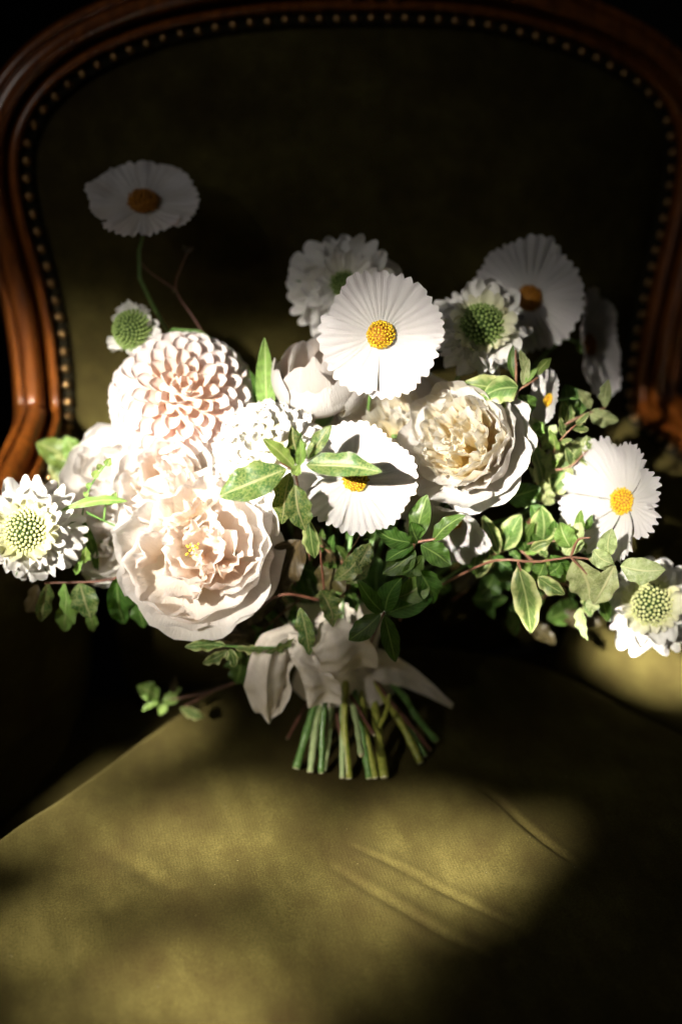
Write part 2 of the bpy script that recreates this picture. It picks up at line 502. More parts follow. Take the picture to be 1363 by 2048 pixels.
# ---------------------------------------------------------------- flower builders
def cosmos(label, c, rad, fx=0, fy=0, roll=0, n=8, seed=1, cup=0.12, pleat=0.05, gap=0.0, heart='floret_yellow', via=None, heart_r=0.2, lens=None, tooth=0.09):
    rnd = random.Random(seed)
    mw = facing(c, fx, fy, roll)
    root = thing('cosmos', label, 'flower', mw, 'white cosmos in the bouquet')
    for k in range(n):
        hw = math.pi / n * (1.38 - gap)
        a0 = 2 * math.pi * k / n + rnd.uniform(-0.07, 0.07)
        L = rad * rnd.uniform(0.90, 1.06) * (lens[k] if lens else 1.0)
        m = rnd.choice([2.5, 3.0, 3.5])
        ph = rnd.uniform(0, 6.28)
        nteeth = rnd.choice([6, 7, 8])
        lift = (0.0022 if k % 2 else 0.0) * rad / 0.04
        cp = cup * rnd.uniform(0.88, 1.12)
        sd = seed * 13.7 + k * 3.1
        curl = rnd.uniform(-0.015, 0.025)

        def fn(t, s):
            edge = 1 - tooth * (1 - abs(math.cos(math.pi * nteeth * 0.5 * s + ph))) * (0.75 + 0.9 * N3(s * 3, sd, 8.0)) * t ** 6 - (0.10 + 0.30 * gap) * abs(s) ** 3
            edge += 0.05 * N3(s * 2, sd, 1.0) * t * t
            r = L * (0.06 + 0.94 * t) * (1 - (1 - edge) * t)
            a = s * hw * (1 + 0.06 * N3(t * 3, s * 2, sd)) * (1 - 0.25 * gap * (1 - t))
            z = rad * (cp * t ** 1.3 + curl * t ** 4)
            pl = abs(math.sin(math.pi * m * s + ph)) ** 0.6 - 0.6
            z += rad * pleat * 0.75 * pl * min(1, t * 2.2) * (0.6 + 0.6 * t)
            z += rad * 0.13 * N3(math.cos(a0 + a) * r / rad * 2, math.sin(a0 + a) * r / rad * 2, seed) * t
            z += rad * 0.035 * N3(s * 4, t * 3, sd + 9) * t ** 3 * (1 - s * s)
            z += rad * 0.022 * s * t - 0.0006
            return (r * math.cos(a), r * math.sin(a), z)
        me = grid('petal', fn, 15, 27)
        link('petal', me, 'cosmos_white', root, Matrix.Rotation(a0, 4, 'Z'))
    hr = rad * heart_r
    hd = link('flower_centre', dome('flower_centre', hr * 0.95, hr * 0.55), 'floret_amber', root, Matrix.Translation((0, 0, hr * 0.15)))
    it = []
    for ph, a in ico_points(90, 1.5):
        nrm = Vector((math.sin(ph) * math.cos(a), math.sin(ph) * math.sin(a), math.cos(ph)))
        pos = Vector((nrm.x * hr, nrm.y * hr, nrm.z * hr * 0.6))
        it.append((pos + nrm * hr * rnd.uniform(-0.03, 0.10), hr * rnd.uniform(0.085, 0.12), (nrm + Vector((0, 0, 0.6))).normalized()))
    fl = link('florets', blob_set('florets', it, 5, 3), heart, hd)
    fl['kind'] = 'stuff'
    cal = link('calyx', dome('calyx', rad * 0.16, rad * 0.14, 1.7, 12, 5), 'calyx_green', root, Matrix.Translation((0, 0, -0.002 * rad / 0.04)) @ Matrix.Rotation(math.pi, 4, 'X'))
    flower_stem(root, mw, 0.0011, 'stem_green', 0.03, via)
    return root


def scabiosa(label, c, rad, dome_r, fx=0, fy=0, roll=0, seed=1, rings=(11, 12, 14), bead='bead_green', petal='scabiosa_white', inner='scabiosa_cream', dome_h=0.8, via=None, droop=0.1, keep=1.0):
    rnd = random.Random(seed)
    mw = facing(c, fx, fy, roll)
    root = thing('scabiosa', label, 'flower', mw, 'white scabiosa in the bouquet')
    for ri, n in enumerate(rings):
        L0 = (rad - dome_r * 0.4) * (1.0, 0.78, 0.5, 0.5)[ri]
        for k in range(n):
            if rnd.random() > keep:
                continue
            a0 = 2 * math.pi * (k + 0.37 * ri) / n + rnd.uniform(-0.12, 0.12)
            L = L0 * rnd.uniform(0.86, 1.12)
            W = L * rnd.uniform(0.42, 0.56) * (1.0, 1.0, 1.15)[ri]
            sd = seed * 7.3 + ri * 31 + k * 2.7
            rise = (droop * -1, 0.22, 0.55)[ri] + rnd.uniform(-0.15, 0.15)
            fold = rnd.uniform(-0.3, 0.6)
            nl = rnd.choice([2, 3, 3])
            ph = rnd.uniform(0, 3)

            def fn(t, s):
                wd = W * (0.16 + 0.84 * min(1, t * 1.25) ** 0.9)
                lob = 0.20 * abs(math.sin(math.pi * nl * 0.5 * (s + 1))) ** 0.6 - 0.12 * s * s
                x = dome_r * 0.42 + L * t * (0.84 + lob * t ** 2)
                y = wd * s * (1 - 0.12 * t ** 5)
                z = rise * L * t - droop * L * t * t + fold * W * s * s * t
                z += W * 0.55 * N3(s * 2.3 + sd, t * 2.4, sd) * t
                z += W * 0.20 * math.sin(s * 7 + ph) * t ** 3
                z += L * 0.14 * (-1 if fold < 0.1 else 1) * t ** 5
                return (x, y, z)
            me = grid('petal', fn, 10, 13)
            link('petal', me, petal if ri < 2 else inner, root, Matrix.Rotation(a0, 4, 'Z') @ Matrix.Translation((0, 0, -0.10 * rad + ri * 0.07 * rad)))
    hd = link('flower_centre', dome('flower_centre', dome_r * 0.93, dome_r * dome_h * 0.93, 1.7), 'dome_green', root)
    it = []
    nb = 190
    for ph, a in ico_points(nb, 1.62):
        nrm = Vector((math.sin(ph) * math.cos(a), math.sin(ph) * math.sin(a), math.cos(ph)))
        pos = Vector((nrm.x * dome_r, nrm.y * dome_r, nrm.z * dome_r * dome_h))
        g = 0.074 + 0.03 * (ph / 1.6) ** 2
        it.append((pos + nrm * dome_r * (rnd.uniform(-0.02, 0.03) + 0.06 * (ph / 1.6) ** 3), dome_r * g * rnd.uniform(0.9, 1.1), nrm))
    bd = link('buds', blob_set('buds', it, 6, 3), bead, hd)
    bd['kind'] = 'stuff'
    for k in range(9):
        a = 2 * math.pi * k / 9 + 0.2
        me = grid('sepal', lambda t, s: (rad * 0.9 * t, rad * 0.075 * s * (1 - t) ** 0.6, -0.16 * rad - 0.1 * rad * t * t), 6, 3)
        link('sepal', me, 'calyx_green', root, Matrix.Rotation(a, 4, 'Z'))
    flower_stem(root, mw, 0.0011, 'stem_green', 0.03, via)
    return root


def dahlia(label, c, rad, fx=0, fy=0, roll=0, seed=1, n=150, phimax=1.95, mats=('dahlia_blush', 'dahlia_heart'), cupf=1.25, wide=1.0, flat=0.9, ragged=0.0, heart=0.10, cat_='flower', name='dahlia', group='dahlias in the bouquet', toothed=0.0):
    rnd = random.Random(seed)
    mw = facing(c, fx, fy, roll)
    root = thing(name, label, cat_, mw, group)
    protos = {}

    def proto(cls, var):
        key = (cls, var)
        if key in protos:
            return protos[key]
        sd = seed * 5.1 + var * 11.3 + cls * 3.7
        cup = cupf * (1.25 if cls else 1.0)

        def fn(t, s):
            if t < 0.6:
                wd = 0.45 + 0.55 * (t / 0.6) ** 0.8
            else:
                wd = math.sqrt(max(0.0, 1 - ((t - 0.6) / 0.405) ** 2)) if t < 0.999 else 0.09
            al = s * cup
            x = wd * math.sin(al) / math.sin(min(cup, 1.5))
            z = wd * (1 - math.cos(al)) * 0.95
            z += 0.28 * max(0, t - 0.55) ** 2 / 0.2 * (0.6 + 0.4 * cls)
            x += 0.10 * N3(t * 2.5, s * 1.3, sd) * t
            z += (0.14 + ragged) * N3(t * 2.2 + 5, s * 1.6, sd) * t
            y = t * 2.0 + toothed * 0.12 * math.sin(s * 11 + sd) * t ** 5
            return (x, y, z)
        me = grid('petal', fn, 13, 11)
        me.materials.append(MATS[mats[1] if cls else mats[0]])
        protos[key] = me
        return me
    for k in range(n):
        f = (k + 0.5) / n
        ph = phimax * f ** 0.56
        a = k * 2.399963 + rnd.uniform(-0.08, 0.08)
        nrm = Vector((math.sin(ph) * math.cos(a), math.sin(ph) * math.sin(a), math.cos(ph)))
        tan = Vector((math.cos(ph) * math.cos(a), math.cos(ph) * math.sin(a), -math.sin(ph)))
        out = 0.10 + 0.72 * min(1, f * 2.2) ** 0.7
        d = (nrm * (1 - out * 0.45) + tan * out * (1.0 + rnd.uniform(-0.15, 0.15) * (1 + 2 * ragged))).normalized()
        mnorm = (nrm * out - tan * (1 - out * 0.3))
        zax = (mnorm - d * mnorm.dot(d)).normalized()
        xax = d.cross(zax)
        size = rad * (0.085 + 0.115 * min(1, f * 1.9) ** 0.6) * wide * rnd.uniform(0.9, 1.1)
        ln = rad * (0.15 + 0.11 * f ** 0.5)
        base = Vector((nrm.x, nrm.y, nrm.z * flat)) * (rad - ln * 2.0 * d.dot(nrm)) * rnd.uniform(0.975, 1.02)
        m = Matrix((xax * size, d * ln, zax * size)).transposed().to_4x4()
        me = proto(1 if f < heart else 0, rnd.randrange(5))
        link('petal', me, None, root, Matrix.Translation(base) @ m)
    link('flower_heart', dome('flower_heart', rad * 0.78, rad * 0.78 * flat, 2.0, 20, 9), mats[1], root)
    link('calyx', dome('calyx', rad * 0.55, rad * 0.35, 1.6, 14, 6), 'calyx_green', root, Matrix.Translation((0, 0, -0.35 * rad)) @ Matrix.Rotation(math.pi, 4, 'X'))
    flower_stem(root, mw @ Matrix.Translation((0, 0, -0.3 * rad)), 0.002, 'stem_green', rad * 0.9, mw_root=mw)
    return root


def rose(label, c, rad, fx=0, fy=0, roll=0, seed=1, n=46, mats=('rose_white', 'rose_blush', 'rose_peach'), close=0.0, crumple=0.2, depth=0.9, name='garden_rose', loose=0.15, outer=7, via=None, split=(0.25, 0.6), rim=0.32, cupped=0.0, group='garden roses in the bouquet', tuft=False):
    rnd = random.Random(seed)
    mw = facing(c, fx, fy, roll)
    root = thing(name, label, 'flower', mw, group)
    for k in range(n):
        f = k / max(1, n - 1)
        a0 = k * 2.399963 + rnd.uniform(-0.3, 0.3)
        if k < outer:
            g = k / outer
            rt = rad * (1.0 - 0.14 * g) * rnd.uniform(0.9, 1.06)
            zt = rad * (-0.24 + 0.36 * g + rnd.uniform(-0.06, 0.08))
            hw = rnd.uniform(0.66, 0.92)
            kc = 0.78 + 0.2 * g
        else:
            g = (k - outer) / max(1, n - outer)
            rt = rad * (0.82 - 0.70 * g ** 0.9) * rnd.uniform(0.85, 1.12)
            zt = rad * (rim * (0.75 + 0.35 * math.sin(g * 2.6)) + rnd.uniform(-0.12, 0.06))
            hw = rnd.uniform(0.65, 1.0) * (1 + 0.35 * g)
            kc = rnd.uniform(0.98, 1.25)
        if cupped:
            w_ = cupped * (1.0 if k < outer else 0.5)
            zt += w_ * rad * 0.30
            kc += w_ * 0.28
            rt *= 1 - 0.14 * w_
        rt *= (1 - 0.62 * close)
        zt = zt * (1 - close) + close * rad * (0.55 + 0.15 * rnd.random() - 0.25 * (1 - f))
        rc = (rt * kc + close * rad * (0.62 - 0.3 * f))
        zc = rad * (-0.40 * depth + 0.26 * f)
        zb = -0.5 * rad * depth
        sd = seed * 9.17 + k * 4.3
        off = Vector((rnd.uniform(-1, 1), rnd.uniform(-1, 1), 0)) * rad * loose * (0.3 + f) * (0 if f * n < outer else 1)
        tilt = rnd.uniform(-0.16, 0.16) * (0.4 + f)
        am = crumple * (0.6 + 0.5 * f)
        refl = rnd.uniform(0.0, 0.20) * (1 - f) * (1 - 0.6 * close)
        notch = rnd.uniform(0.0, 0.12)

        def fn(t, s):
            tt = t * (1 - 0.20 * abs(s) ** 2.6 - notch * math.exp(-(s / 0.22) ** 2))
            u = 1 - tt
            r = u * u * rad * 0.05 + 2 * u * tt * rc + tt * tt * rt
            z = u * u * zb + 2 * u * tt * zc + tt * tt * zt
            r += refl * rad * tt ** 6
            z -= refl * rad * 0.55 * tt ** 6
            wd = hw * (0.55 + 0.45 * min(1, tt * 2)) * (1 + 0.1 * N3(tt * 3, sd, 2.0))
            a = s * wd
            kx, ky = math.cos(a) * 2.2, math.sin(a) * 2.2
            e = tt ** 1.6
            dr = am * rad * e * (N3(kx * 1.5 + sd, ky * 1.5, tt * 2.2) * 0.85 + 0.22 * N3(kx * 3.0, ky * 3.4 + sd, tt * 4.5))
            dz = am * rad * e * (0.7 * N3(kx * 1.7, ky * 1.7 + sd * 1.7, 3.3) + 0.30 * N3(s * 7.0, sd, 4.0) * tt ** 4)
            r = max(0.02 * rad, r + dr)
            x, y = r * math.cos(a), r * math.sin(a)
            return (x, y, z + dz + tilt * x * tt)
        mi = 0 if f < split[0] else (1 if f < split[1] else 2)
        me = grid('petal', fn, 15, 17)
        link('petal', me, mats[mi], root, Matrix.Translation(off) @ Matrix.Rotation(a0, 4, 'Z'))
    if tuft:
        v = []
        it = []
        for k in range(16):
            it.append((Vector((rnd.uniform(-1, 1) * 0.07, rnd.uniform(-1, 1) * 0.07, rim + 0.06 + rnd.uniform(-.05, .05))) * rad, rad * 0.014, Vector((rnd.uniform(-.4, .4), rnd.uniform(-.4, .4), 1)).normalized()))
        link('stamens', blob_set('stamens', it, 5, 3), 'floret_yellow', root)
    link('calyx', dome('calyx', rad * 0.22, rad * 0.3, 1.6, 12, 5), 'calyx_green', root, Matrix.Translation((0, 0, -0.50 * rad * depth)) @ Matrix.Rotation(math.pi, 4, 'X'))
    flower_stem(root, mw, 0.002, 'stem_green', rad * 0.8, via)
    return root


def leaf_mesh(base, tip, width, tilt, mkey, seed, wave=0.12, fold=0.25, droop=0.12):
    rnd = random.Random(seed)
    ax = tip - base
    L = ax.length
    X = ax.normalized()
    n0 = (CAM - (base + tip) / 2).normalized()
    n0 = (n0 - X * n0.dot(X)).normalized()
    Nn = Matrix.Rotation(R_(tilt), 3, X) @ n0
    Y = Nn.cross(X)
    fr = rnd.uniform(2.2, 3.6)
    ph = rnd.uniform(0, 6.28)
    ex = rnd.uniform(0.75, 1.05)
    tw = rnd.uniform(-0.35, 0.35)
    side = rnd.uniform(-0.10, 0.10)
    sd = seed * 1.37

    def fn(t, s):
        wd = width / 2 * (max(0.0, math.sin(math.pi * min(1, t ** ex)))) ** 0.72
        wd = max(wd, width * 0.03)
        wd *= 1 + wave * 0.6 * math.sin(t * fr * 6.28 + ph + (0.9 if s > 0 else 0)) * abs(s)
        y = wd * s + side * L * math.sin(math.pi * t)
        z = fold * abs(s) * wd - droop * L * (t * t - t * 0.6)
        z += wave * width * math.sin(t * fr * 6.28 + ph + (1.4 if s > 0 else 0)) * s * s * math.sin(math.pi * t)
        z += width * 0.10 * N3(t * 3, s * 1.5, sd)
        z += tw * wd * s * t
        return X * (L * t) + Y * y + Nn * z
    return grid('leaf', fn, 17, 9)


SPRIG_SEED = [100]


def sprig(name, label, group, y0, leaves, stems, stem_mat='stem_brown', stem_r=0.0011, wave=0.12, fold=0.25, droop=0.12, cat_='foliage'):
    """leaves: (u0, v0, u1, v1, width px, material key, tilt, dy0, dy1); stems: list of [(u, v, dy), ...]"""
    o0 = P(stems[0][0][0], stems[0][0][1], y0 + stems[0][0][2]) if stems else P(leaves[0][0], leaves[0][1], y0)
    root = thing(name, label, cat_, Matrix.Translation(o0), group)
    for st in stems:
        link('twig', tube('twig', [P(u, v, y0 + d) - o0 for u, v, d in st], stem_r, stem_r * 0.7, 6, 16, knots=0.25, seed=st[0][0]), stem_mat, root)
    for lf in leaves:
        u0, v0, u1, v1, wpx, mk, tilt, d0, d1 = (list(lf) + [0, 0, 0])[:9] if len(lf) < 9 else lf
        b, t = P(u0, v0, y0 + d0), P(u1, v1, y0 + d1)
        SPRIG_SEED[0] += 1
        me = leaf_mesh(b, t, wpx * 0.86 * mpp(b), tilt, mk, SPRIG_SEED[0], wave, fold, droop)
        link('leaf', me, LEAFM[mk], root, Matrix.Translation(b - o0))
    return root


# ================================================================ setting
me = grid('wall', lambda t, s: (s * 3, 2.4, -1 + 4 * t), 2, 2)
o = link('wall', me, 'dark_wall')
o['kind'] = 'structure'

# ================================================================ the chair (local frame: x right, y back, z up)
YAW = R_(12)
OC = Vector((0.01, 1.15, 0.0))
MC = Matrix.Translation(OC) @ Matrix.Rotation(YAW, 4, 'Z')
MCI = MC.inverted()
LEAN = math.tan(R_(10))
chair = thing('armchair', 'carved mahogany armchair upholstered in olive velvet with brass nail heads, holding the bouquet', 'armchair', MC)


def bp(u, v, off=0.0):
    """photo pixel -> chair-local point on the leaning back plane"""
    o_ = MCI @ CAM
    d = (MCI.to_3x3() @ ray(u, v))
    # plane: y - z*LEAN + off = 0
    t = -(o_.y - o_.z * LEAN + off) / (d.y - d.z * LEAN)
    return o_ + d * t


def loc(p):
    return MCI @ p


FRONT = Vector((0, -1, LEAN)).normalized()
left_px = [(137, 842), (134, 775), (128, 700), (120, 640), (107, 580), (95, 530), (78, 480), (65, 430), (55, 390), (48, 340), (46, 300), (50, 270),
           (62, 245), (75, 228), (95, 203), (115, 180), (138, 160), (190, 130), (247, 103), (303, 84), (362, 66), (423, 57), (484, 48), (548, 41),
           (611, 37), (676, 36), (738, 36), (800, 36), (865, 38), (928, 42), (990, 52), (1052, 67), (1112, 84), (1172, 107), (1225, 133), (1276, 163),
           (1302, 185), (1322, 208), (1338, 240), (1345, 270), (1346, 300), (1343, 340), (1336, 394), (1328, 425), (1314, 485), (1302, 530), (1292, 577),
           (1279, 630), (1268, 690), (1258, 760), (1252, 830)]
back_ref = [bp(u, v) for u, v in left_px]
armL = [loc(P(124, 905, 1.075)), loc(P(96, 965, 1.035)), loc(P(70, 1015, 1.0))]
armL += [armL[-1] + Vector((-0.06, -0.08, -0.01)), armL[-1] + Vector((-0.14, -0.16, -0.03)), armL[-1] + Vector((-0.19, -0.20, -0.06))]
dz = back_ref[-1].z - back_ref[0].z
armR = [Vector((-p.x, p.y, p.z + dz)) for p in armL]
ex = back_ref[-1].x - (-back_ref[0].x)
armR = [p + Vector((ex, 0, 0)) for p in armR]
ref = list(reversed(armL)) + back_ref + armR
nA = len(armL)
NP = 840
REF = cat(ref, NP)
for _ in range(150):
    REF = [REF[0]] + [(REF[i - 1] + REF[i] * 2 + REF[i + 1]) / 4 for i in range(1, NP - 1)] + [REF[-1]]
cen = Vector((0, 0, 0.3))


TT = [(REF[min(i + 2, NP - 1)] - REF[max(i - 2, 0)]).normalized() for i in range(NP)]
NN = []
for i in range(NP):
    p = REF[i]
    k = min(1, max(0, (p.z * LEAN - p.y - 0.005) / 0.12))          # 0 on the back, 1 on the arms
    k = k * k * (3 - 2 * k)
    NN.append(FRONT.lerp(Vector((0, 0, 1)), k).normalized())
for _ in range(200):
    NN = [NN[0]] + [(NN[i - 1] + NN[i] * 2 + NN[i + 1]) / 4 for i in range(1, NP - 1)] + [NN[-1]]
AX = []
for i in range(NP):
    t = TT[i]
    nrm = (NN[i] - t * NN[i].dot(t)).normalized()
    AX.append((REF[i], t, nrm, nrm.cross(t)))
if AX[NP // 2][3].z < 0:
    AX = [(p, t, n_, -o_) for p, t, n_, o_ in AX]


def sweep(name, prof, mat, i0=0, i1=839, step=2, closed=True):
    v, f = [], []
    ids = list(range(i0, i1, step))
    m = len(prof)
    for i in ids:
        p, t, nrm, o_ = AX[i]
        for a, h in prof:
            v.append(p + o_ * a + nrm * h)
    for i in range(len(ids) - 1):
        for j in range(m if closed else m - 1):
            k = (j + 1) % m
            f.append((i * m + j, i * m + k, (i + 1) * m + k, (i + 1) * m + j))
    me = mesh(name, v, f)
    return link(name, me, mat, chair)


def bead(a0, a1, h0, h1, n=9):
    return [((a0 + a1) / 2 - (a1 - a0) / 2 * math.cos(math.pi * i / (n - 1)), h0 + (h1 - h0) * math.sin(math.pi * i / (n - 1))) for i in range(n)]


sweep('inner_moulding', [(0.0045, -0.015)] + [(0.0045, 0.002)] + bead(0.005, 0.0128, 0.004, 0.0115) + [(0.0138, 0.0), (0.0138, -0.015)], 'mahogany')
sweep('outer_moulding', [(0.0140, -0.025), (0.0140, -0.002), (0.0172, -0.002), (0.0176, 0.006)] + bead(0.018, 0.0330, 0.009, 0.0165, 13)[:10] + bead(0.0318, 0.0390, 0.011, 0.0150)
      + [(0.0400, 0.005), (0.0410, -0.006), (0.039, -0.025)], 'mahogany')
sweep('braid_border', [(-0.0055, -0.004), (-0.0055, 0.0015), (-0.003, 0.0028), (0.003, 0.0028), (0.0043, 0.0015), (0.0043, -0.004)], 'braid')

# crest ornament in the middle of the top rail: carved leaf lobes
top_i = min(range(NP), key=lambda i: (AX[i][0] - bp(740, 36)).length)
items = []
for k, (da, dh, r) in enumerate([(-0.016, 0.010, 0.006), (0.016, 0.010, 0.006), (0, 0.013, 0.008), (-0.028, 0.02, 0.006), (0.028, 0.02, 0.006), (0, 0.03, 0.010)]):
    p, t, nrm, o_ = AX[top_i]
    items.append((p + t * da + o_ * (0.006 + dh) + nrm * 0.010, r, (nrm + o_ * 0.3).normalized()))
link('crest_carving', blob_set('crest_carving', items, 12, 6), 'mahogany', chair)

# brass nails, evenly along the reference line, just on the braid
nail_me = dome('nail', 0.0035, 0.0028, 1.5, 10, 4)
nail_me.materials.append(MATS['brass'])
acc, last, npos = 0.0, None, []
for i in range(NP):
    p = AX[i][0]
    if last is not None:
        acc += (p - last).length
    last = p
    if acc >= 0.0134 or i == 0:
        acc = 0.0 if i == 0 else acc - 0.0134
        npos.append(i)
rn = random.Random(5)
for i in npos:
    p, t, nrm, o_ = AX[i]
    q = (nrm + t * rn.uniform(-.15, .15) + o_ * rn.uniform(-.15, .15)).normalized().to_track_quat('Z', 'Y').to_matrix().to_4x4()
    link('nail', nail_me, None, chair, Matrix.Translation(p + nrm * 0.0028 + o_ * rn.uniform(-.0007, .0005)) @ q)

# back pad: upholstered panel inside the braid, running down behind the cushion
i0 = min(range(NP), key=lambda i: (AX[i][0] - back_ref[0]).length)
i1 = min(range(NP), key=lambda i: (AX[i][0] - back_ref[-1]).length)
rim = [AX[i][0] - AX[i][3] * 0.005 for i in range(i0, i1 + 1, 6)]
b1, b0 = rim[-1], rim[0]
for k in range(1, 9):
    rim.append(Vector((b1.x * (1 - 0.12 * k / 8), (b1.z + (-0.05 - b1.z) * k / 8) * LEAN, b1.z + (-0.05 - b1.z) * k / 8)))
for k in range(1, 16):
    q = k / 16
    x = rim[-1].x if k == 1 else x
    rim.append(Vector((b1.x * 0.88 + (b0.x * 0.88 - b1.x * 0.88) * q, -0.05 * LEAN, -0.05)))
for k in range(8, 0, -1):
    rim.append(Vector((b0.x * (1 - 0.12 * k / 8), (b0.z + (-0.05 - b0.z) * k / 8) * LEAN, b0.z + (-0.05 - b0.z) * k / 8)))
cx = Vector((0, 0.22 * LEAN, 0.22))
v, f = [], []
NR = 22
for r_i in range(NR):
    q = 1 - r_i / NR
    for p in rim:
        b = 0.030 * (1 - q ** 4) ** 0.8
        pp = cx + (p - cx) * q
        b += 0.0015 * N3(pp.x * 9, pp.z * 9, 2.2)
        v.append(pp + FRONT * (b - 0.003))
v.append(cx + FRONT * 0.027)
m = len(rim)
for r_i in range(NR - 1):
    for j in range(m):
        k = (j + 1) % m
        f.append((r_i * m + j, r_i * m + k, (r_i + 1) * m + k, (r_i + 1) * m + j))
for j in range(m):
    f.append(((NR - 1) * m + j, (NR - 1) * m + (j + 1) % m, len(v) - 1))
link('back_pad', mesh('back_pad', v, f), 'olive_velvet', chair)

out_loc = [(0.0, -0.035), (0.09, -0.06), (0.150, -0.115), (0.192, -0.19), (0.235, -0.26), (0.29, -0.36), (0.315, -0.47), (0.295, -0.58), (0.2, -0.635), (0.0, -0.65),
           (-0.2, -0.64), (-0.36, -0.58), (-0.395, -0.47), (-0.375, -0.345), (-0.322, -0.258), (-0.252, -0.19), (-0.185, -0.121), (-0.10, -0.062), (0.0, -0.035)]


def edge_x(y, sgn):
    """half width of the cushion outline at chair-local y on one side"""
    pts = sorted([(py, abs(px)) for px, py in out_loc if px * sgn > 0 and py > -0.5])
    return float(np.interp(y, [p[0] for p in pts], [p[1] for p in pts]))


# arm pads: inside faces between the arm rail and the seat
for side in (0, 1):
    ids = list(range(0, i0 + 1, 6)) if side == 0 else list(range(NP - 1, i1 - 1, -6))
    v, f = [], []
    nz_ = 14
    for i in ids:
        p, t, nrm, o_ = AX[i]
        top = p - o_ * 0.005
        sg = 1 if top.x > 0 else -1
        q = min(1, max(0, -top.y / 0.10))
        bx = 0.88 * abs(top.x) * (1 - q) + (edge_x(top.y, sg) + 0.004) * q
        if sg < 0:
            bx = 1.03 * abs(top.x)
        bot = Vector((sg * bx, top.y, -0.06))
        for j in range(nz_):
            q = j / (nz_ - 1)
            c = top.lerp(bot, q)
            c = c + Vector((-1 if top.x > 0 else 1, 0, 0)) * 0.010 * math.sin(math.pi * q) ** 0.7
            v.append(c)
    for i in range(len(ids) - 1):
        for j in range(nz_ - 1):
            f.append((i * nz_ + j, i * nz_ + j + 1, (i + 1) * nz_ + j + 1, (i + 1) * nz_ + j))
    link('arm_pad', mesh('arm_pad', v, f), 'olive_velvet', chair)

# seat deck under the cushion
link('seat_deck', grid('seat_deck', lambda t, s: (s * 0.52, 0.0 - 0.66 * t, -0.058), 2, 2), 'olive_velvet', chair)

# the loose cushion
OUT = cat([Vector((x, y, 0)) for x, y in out_loc], 241)[:-1]
CC = Vector((0, -0.34, 0))


def crease(p, pts, depth, width, lip=0.35):
    """groove along a polyline (chair-local xy), returns a height"""
    best, bt, side = 9, 0, 1
    tot = len(pts) - 1
    for i in range(tot):
        a, b = pts[i], pts[i + 1]
        ab = b - a
        t = max(0, min(1, (p - a).dot(ab) / ab.length_squared))
        d = (p - (a + ab * t)).length
        if d < best:
            best, bt = d, (i + t) / tot
            side = 1 if ab.cross(p - a).z > 0 else -1
    if best > width * 6:
        return 0.0
    fade = math.sin(math.pi * min(1, max(0, bt))) ** 0.7 if 0 < bt < 1 else 0
    g = -depth * math.exp(-(best / width) ** 2)
    g += lip * depth * math.exp(-((best - width * 2.2) / (width * 1.8)) ** 2) * (1 if side > 0 else 0.35)
    return g * fade


def cp(*px):
    q = [loc(PZ(u, v, 0.0)) for u, v in px]
    return [Vector((a.x, a.y, 0)) for a in cat(q, 12)]


CREASES = [(cp((930, 1575), (1000, 1625), (1060, 1680), (1150, 1745), (1190, 1770)), 0.0042, 0.0022),
           (cp((690, 1700), (780, 1745), (870, 1795), (970, 1850), (1060, 1890)), 0.0034, 0.0020),
           (cp((650, 1740), (740, 1800), (850, 1870), (970, 1930), (1080, 1985)), 0.0042, 0.0022),
           (cp((190, 1700), (260, 1738), (330, 1785), (380, 1800)), 0.0030, 0.0040),
           (cp((170, 1740), (215, 1820), (240, 1900)), 0.0022, 0.0060),
           (cp((100, 1820), (150, 1900), (180, 2000)), 0.0022, 0.0070)]
v, f = [], []
NRR = 150
for i in range(NRR + 1):
    q = i / NRR
    for p in OUT:
        # rings bunch near the rim so that the rounded edge is smooth
        if q < 0.8:
            rr = q / 0.8 * 0.92
            h = 0.0
            pz = None
        else:
            w_ = (q - 0.8) / 0.2
            rr = 0.92 + 0.08 * math.sin(w_ * math.pi / 2)
        xy = CC + (p - CC) * rr
        crown = 0.012 * (1 - rr ** 2.2)
        drop = 0.0
        if q >= 0.8:
            drop = -0.055 * (1 - math.cos(min(1, w_) * math.pi / 2)) ** 1.0
        z = crown + drop - 0.004
        z += 0.0030 * N3(xy.x * 11, xy.y * 11, 0.3) + 0.0012 * N3(xy.x * 28, xy.y * 28, 4.0)
        if q < 0.97:
            for pts, d, w2 in CREASES:
                z += 0.6 * crease(xy, pts, d, w2)
        v.append(Vector((xy.x, xy.y, z)))
m = len(OUT)
for i in range(NRR):
    for j in range(m):
        k = (j + 1) % m
        f.append((i * m + j, i * m + k, (i + 1) * m + k, (i + 1) * m + j))
cush = link('seat_cushion', mesh('seat_cushion', v, f), 'olive_velvet', chair)

# specks of lint on the velvet
rl = random.Random(3)
lv, lf = [], []
for _ in range(60):
    p = v[int(118 * math.sqrt(rl.random())) * len(OUT) + rl.randrange(len(OUT))] + Vector((0, 0, 0.0004))
    a, l_, w_ = rl.uniform(0, 6.28), rl.uniform(0.0002, 0.0008), rl.uniform(0.00010, 0.0002)
    d1, d2 = Vector((math.cos(a), math.sin(a), 0)) * l_, Vector((-math.sin(a), math.cos(a), 0)) * w_
    b_ = len(lv)
    lv += [p - d1, p + d2, p + d1, p - d2, p + Vector((0, 0, w_))]
    lf += [(b_, b_ + 3, b_ + 4), (b_ + 3, b_ + 2, b_ + 4), (b_ + 2, b_ + 1, b_ + 4), (b_ + 1, b_, b_ + 4)]
lint = link('lint', mesh('lint', lv, lf, smooth=False), 'lint', chair)
lint['kind'] = 'stuff'

